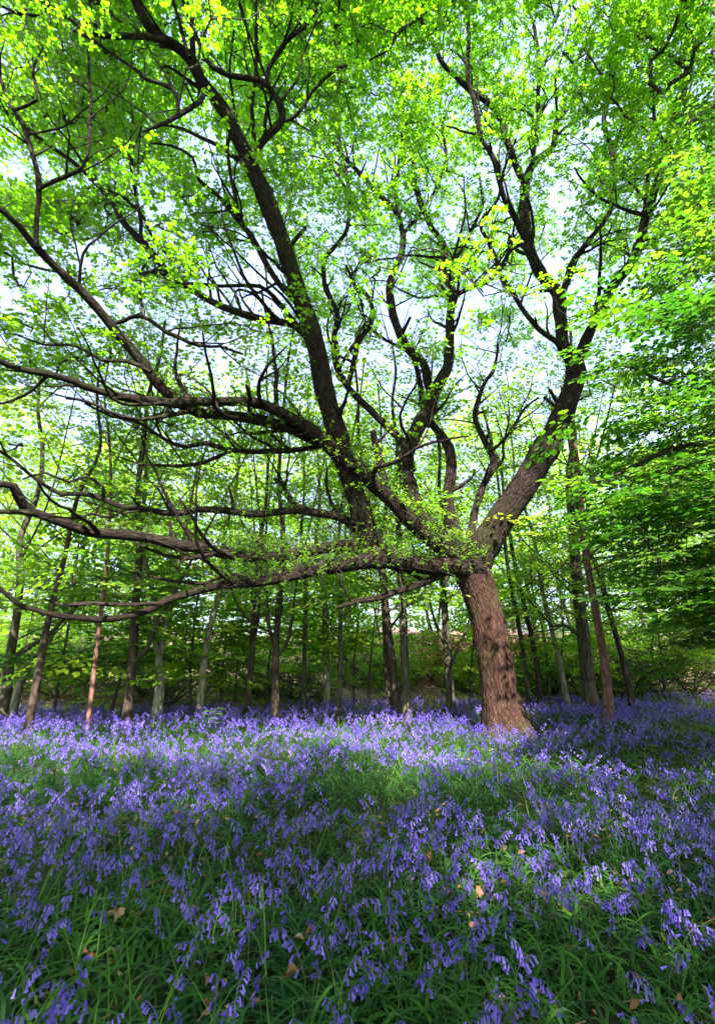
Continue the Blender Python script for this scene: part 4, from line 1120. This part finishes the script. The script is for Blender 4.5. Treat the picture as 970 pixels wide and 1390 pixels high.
def carpet():
    P = pts[rest]; n = len(P)
    d = P[:, 1]
    fg = Geo(); sg = Geo()
    tone = np.clip(.5 + .5 * nz2(P, .8, 3) + rng.normal(size=n) * .15, 0, 1)
    for lo, hi, tm in ((0, 4.6, PLANTS0), (4.6, 8.0, PLANTS1), (8.0, 99, PLANTS2)):
        w = np.where((d >= lo) & (d < hi))[0]; which = rng.integers(0, len(tm), len(w))
        for k, (st, fl) in enumerate(tm):
            q = w[which == k]
            if len(q) == 0: continue
            m = len(q)
            tilt = frames(norm(np.column_stack([rng.normal(size=m) * .14, np.ones(m), rng.normal(size=m) * .14])))
            R = np.einsum('nij,njk->nik', rotz(rng.uniform(0, 6.28, m)), tilt)
            S = rng.uniform(.75, 1.25, m)
            sg.rep(st[0], st[1], P[q], R, S)
            fg.rep(fl[0], fl[1], P[q], R, S, np.clip(tone[q][:, None] + fl[2][None], 0, 1))
    o = fg.build('bluebell_carpet', M['petal']); tag(o, 'carpet of violet blue bluebells filling the clearing', kind='stuff')
    o = sg.build('bluebell_stems', M['stem']); tag(o, 'massed stems of the bluebell carpet', kind='stuff')
    # strap leaves
    lf = Geo()
    def dens(P):
        return np.interp(P[:, 1], [1.3, 4, 7, 10, 18], [760, 540, 330, 200, 150]) * np.clip(.95 + .7 * nz2(P, 1.1, 5), .4, 1.3) * np.clip(edge_fade(P) + .12, 0, 1)
    for y0, y1, tm, dm in ((1.3, 4.6, blade_hi, 1100), (4.6, 9.0, blade_lo, 640), (9.0, 17.6, blade_lo, 340)):
        B = scatter(dens, y0, y1, dm); m = len(B)
        wh = rng.integers(0, len(tm), m)
        # rosettes: leaves of one plant share a foot
        B[:, :2] = B[:, :2] + 0
        tone = np.clip(.45 + .5 * nz2(B, 1.3, 2) + rng.normal(size=m) * .2, 0, 1)
        for k, (V, F_) in enumerate(tm):
            q = wh == k
            lf.rep(V, F_, B[q], rotz(rng.uniform(0, 6.28, q.sum())), rng.uniform(.65, 1.25, q.sum()), tone[q])
        print('blades', m)
    o = lf.build('bluebell_leaves', M['blade']); tag(o, 'dense arching strap leaves between the bluebells', kind='stuff')
    # thin upright grass
    gr = Geo()
    def gd(P): return np.interp(P[:, 1], [1.3, 6, 18], [45, 70, 60]) * np.clip(2.6 * nz2(P, .8, 11), 0, 2) * edge_fade(P)
    B = scatter(gd, 1.4, 17, 130)
    tms = [blade_tmpl(700 + i, length=.34, width=.0045, n=4, arch=.35) for i in range(5)]
    wh = rng.integers(0, 5, len(B))
    for k, (V, F_) in enumerate(tms):
        q = wh == k; gr.rep(V, F_, B[q], rotz(rng.uniform(0, 6.28, q.sum())), rng.uniform(.7, 1.2, q.sum()))
    o = gr.build('grass', M['grass']); tag(o, 'thin bright grass blades among the flowers', kind='stuff')
carpet()

def litter():
    def ld_(P): return np.interp(P[:, 1], [1.3, 4, 8, 13], [70, 50, 22, 14]) * np.clip(.7 + 2.2 * nz2(P, 1.4, 17), .05, 2)
    B = scatter(ld_, 1.3, 14, 150); n = len(B); B[:, 2] += rng.uniform(.01, .09, n)
    V, F_ = leaf6(.045, .022, fold=.3, droop=.3); g = Geo()
    g.rep(V, F_, B, frames(norm(rng.normal(size=(n, 3)) * [1, 1, .35]), spin=rng.normal(size=n)), rng.uniform(.5, 1.25, n))
    n2 = n // 5; j = rng.choice(n, n2); d = norm(rng.normal(size=(n2, 3)) * [1, 1, .12]); ln = rng.uniform(.03, .09, (n2, 1))
    segs(g, B[j] - d * ln, B[j] + d * ln, np.full(n2, .0025), np.full(n2, .0015), 4)
    tag(g.build('leaf_litter', M['dead']), 'old brown leaves and bits of twig showing between the green blades', kind='stuff')
litter()

# seedling and a few dead leaves
def dead_leaves():
    spots = [(577,1118,'curled brown dead leaf in the middle distance under the oak limbs'), (650,1158,'pinkish dead leaf lying in the shade right of centre'),
             (833,1167,'pale tan dead leaf caught on green blades at the right'), (930,1208,'dark reddish dead leaf among plants near the right edge'),
             (423,1207,'small tan dead leaf in the left foreground'), (400,1255,'upright brown dead leaf close to the bottom edge'),
             (730,1100,'dead leaf lit in the sunny grass patch'), (165,1186,'reddish dead leaf under flowers at the left'), (720,1100,'small bleached dead leaf beside the sunny grass'),
             (245,1066,'rusty dead leaf at the left in the purple carpet')]
    r = np.random.default_rng(5)
    for x, y, lab in spots:
        Y = Yof(y) * .93; p, _ = at(x, y, Y); p[2] = float(hgt(p[0], p[1])) + 0.09
        n = 6; V = []; L = .05; W = .028
        for i in range(n + 1):
            t = i / n; w = W * math.sin(math.pi * (t * .92 + .06)) ** .8 * (1 + .18 * (-1) ** i)
            for j in (-1, -.5, 0, .5, 1):
                V.append([j * w, (t - .5) * L, .022 * j * j + .015 * math.sin(t * 4) + r.normal() * .002])
        F_ = [[i * 5 + j, i * 5 + j + 1, (i + 1) * 5 + j + 1, (i + 1) * 5 + j] for i in range(n) for j in range(4)]
        o = new_mesh('dead_leaf', np.array(V), [np.array(F_)], M['dead'], None, True, np.full(len(F_), r.random()))
        o.location = p; o.rotation_euler = (r.uniform(-.7, .7), r.uniform(-.7, .7), r.uniform(0, 6.28))
        tag(o, lab, 'dead leaf', 'dead leaves lying among the bluebells')
dead_leaves()

def seedling():
    Y = Yof(992); p, _ = at(287, 992, Y); z = float(hgt(p[0], p[1])); b = np.array([p[0], p[1], z])
    root = empty('seedling', tuple(b), 'small broad leaved seedling poking above the distant bluebells at left', 'plant')
    g = Geo(); st = np.array([b, b + [.01, 0, .25], b + [0, .02, .5]]); tube(g, st, [.006, .005, .003], 6)
    reparent_local(g.build('stem', M['stem'], smooth=True), root)
    LV, LF = leaf6(.2, .11); lf = Geo(); n = 9
    D = norm(np.column_stack([np.cos(np.arange(n) * 2.4), np.sin(np.arange(n) * 2.4), np.full(n, .12)]))
    lf.rep(LV, LF, b + np.column_stack([np.zeros(n), np.zeros(n), .32 + .18 * np.arange(n) / n]), frames(D), np.full(n, 1.0))
    reparent_local(lf.build('leaves', M['holly_leaf']), root)
seedling()

# ================================================================== LIGHT, SKY, CAMERA
SUN_EL = math.radians(48.0)
SUN_AZ = math.radians(177.0)   # compass angle from +Y, clockwise: where the sun stands
sd = Vector((math.sin(SUN_AZ) * math.cos(SUN_EL), math.cos(SUN_AZ) * math.cos(SUN_EL), math.sin(SUN_EL)))
w = bpy.data.worlds.new('World'); scene.world = w; w.use_nodes = True
nt = w.node_tree
bg = nt.nodes['Background'] if 'Background' in nt.nodes else nt.nodes.new('ShaderNodeBackground')
sky = nt.nodes.new('ShaderNodeTexSky'); sky.sky_type = 'NISHITA'; sky.sun_disc = False
sky.sun_elevation = SUN_EL; sky.sun_rotation = SUN_AZ; sky.air_density = 1.0; sky.dust_density = 2.5; sky.ozone_density = 1.0
# thin bright high haze over the blue
tcw = nt.nodes.new('ShaderNodeTexCoord'); nzw = nd(nt, 'ShaderNodeTexNoise', i_Scale=2.0, i_Detail=5.0)
nt.links.new(tcw.outputs['Generated'], nzw.inputs['Vector'])
hz = nd(nt, 'ShaderNodeMapRange', i_1=0.3, i_2=0.7, i_3=0.35, i_4=0.75); nt.links.new(nzw.outputs[0], hz.inputs[0])
mw = nd(nt, 'ShaderNodeMixRGB'); mw.inputs[2].default_value = (2.35, 2.9, 4.3, 1)
nt.links.new(hz.outputs[0], mw.inputs[0]); nt.links.new(sky.outputs[0], mw.inputs[1])
nt.links.new(mw.outputs[0], bg.inputs[0]); bg.inputs[1].default_value = 0.118
ld = bpy.data.lights.new('sun', 'SUN'); ld.energy = 5.0; ld.angle = math.radians(0.53); ld.color = (1.0, 0.95, 0.86)
lo = bpy.data.objects.new('sun', ld); COL.objects.link(lo)
lo.rotation_euler = sd.to_track_quat('Z', 'Y').to_euler(); lo.location = sd * 50

cam = bpy.data.cameras.new('camera'); co = bpy.data.objects.new('camera', cam); COL.objects.link(co)
co.location = (0, 0, CAMZ); co.rotation_euler = (math.pi / 2 + PITCH, 0, 0)
cam.sensor_fit = 'AUTO'; cam.sensor_width = 36.0; cam.lens = F / 1390.0 * 36.0
cam.shift_y = -45.0 / 1390.0
cam.clip_start = 0.05; cam.clip_end = 600
scene.camera = co
vs = scene.view_settings
vs.view_transform = 'Standard'; vs.look = 'None'; vs.gamma = 1.0; vs.exposure = 2.2
cy = scene.cycles
cy.max_bounces = 8; cy.diffuse_bounces = 6; cy.glossy_bounces = 2; cy.transmission_bounces = 4; cy.transparent_max_bounces = 4
cy.sample_clamp_indirect = 8.0
cy.use_denoising = True
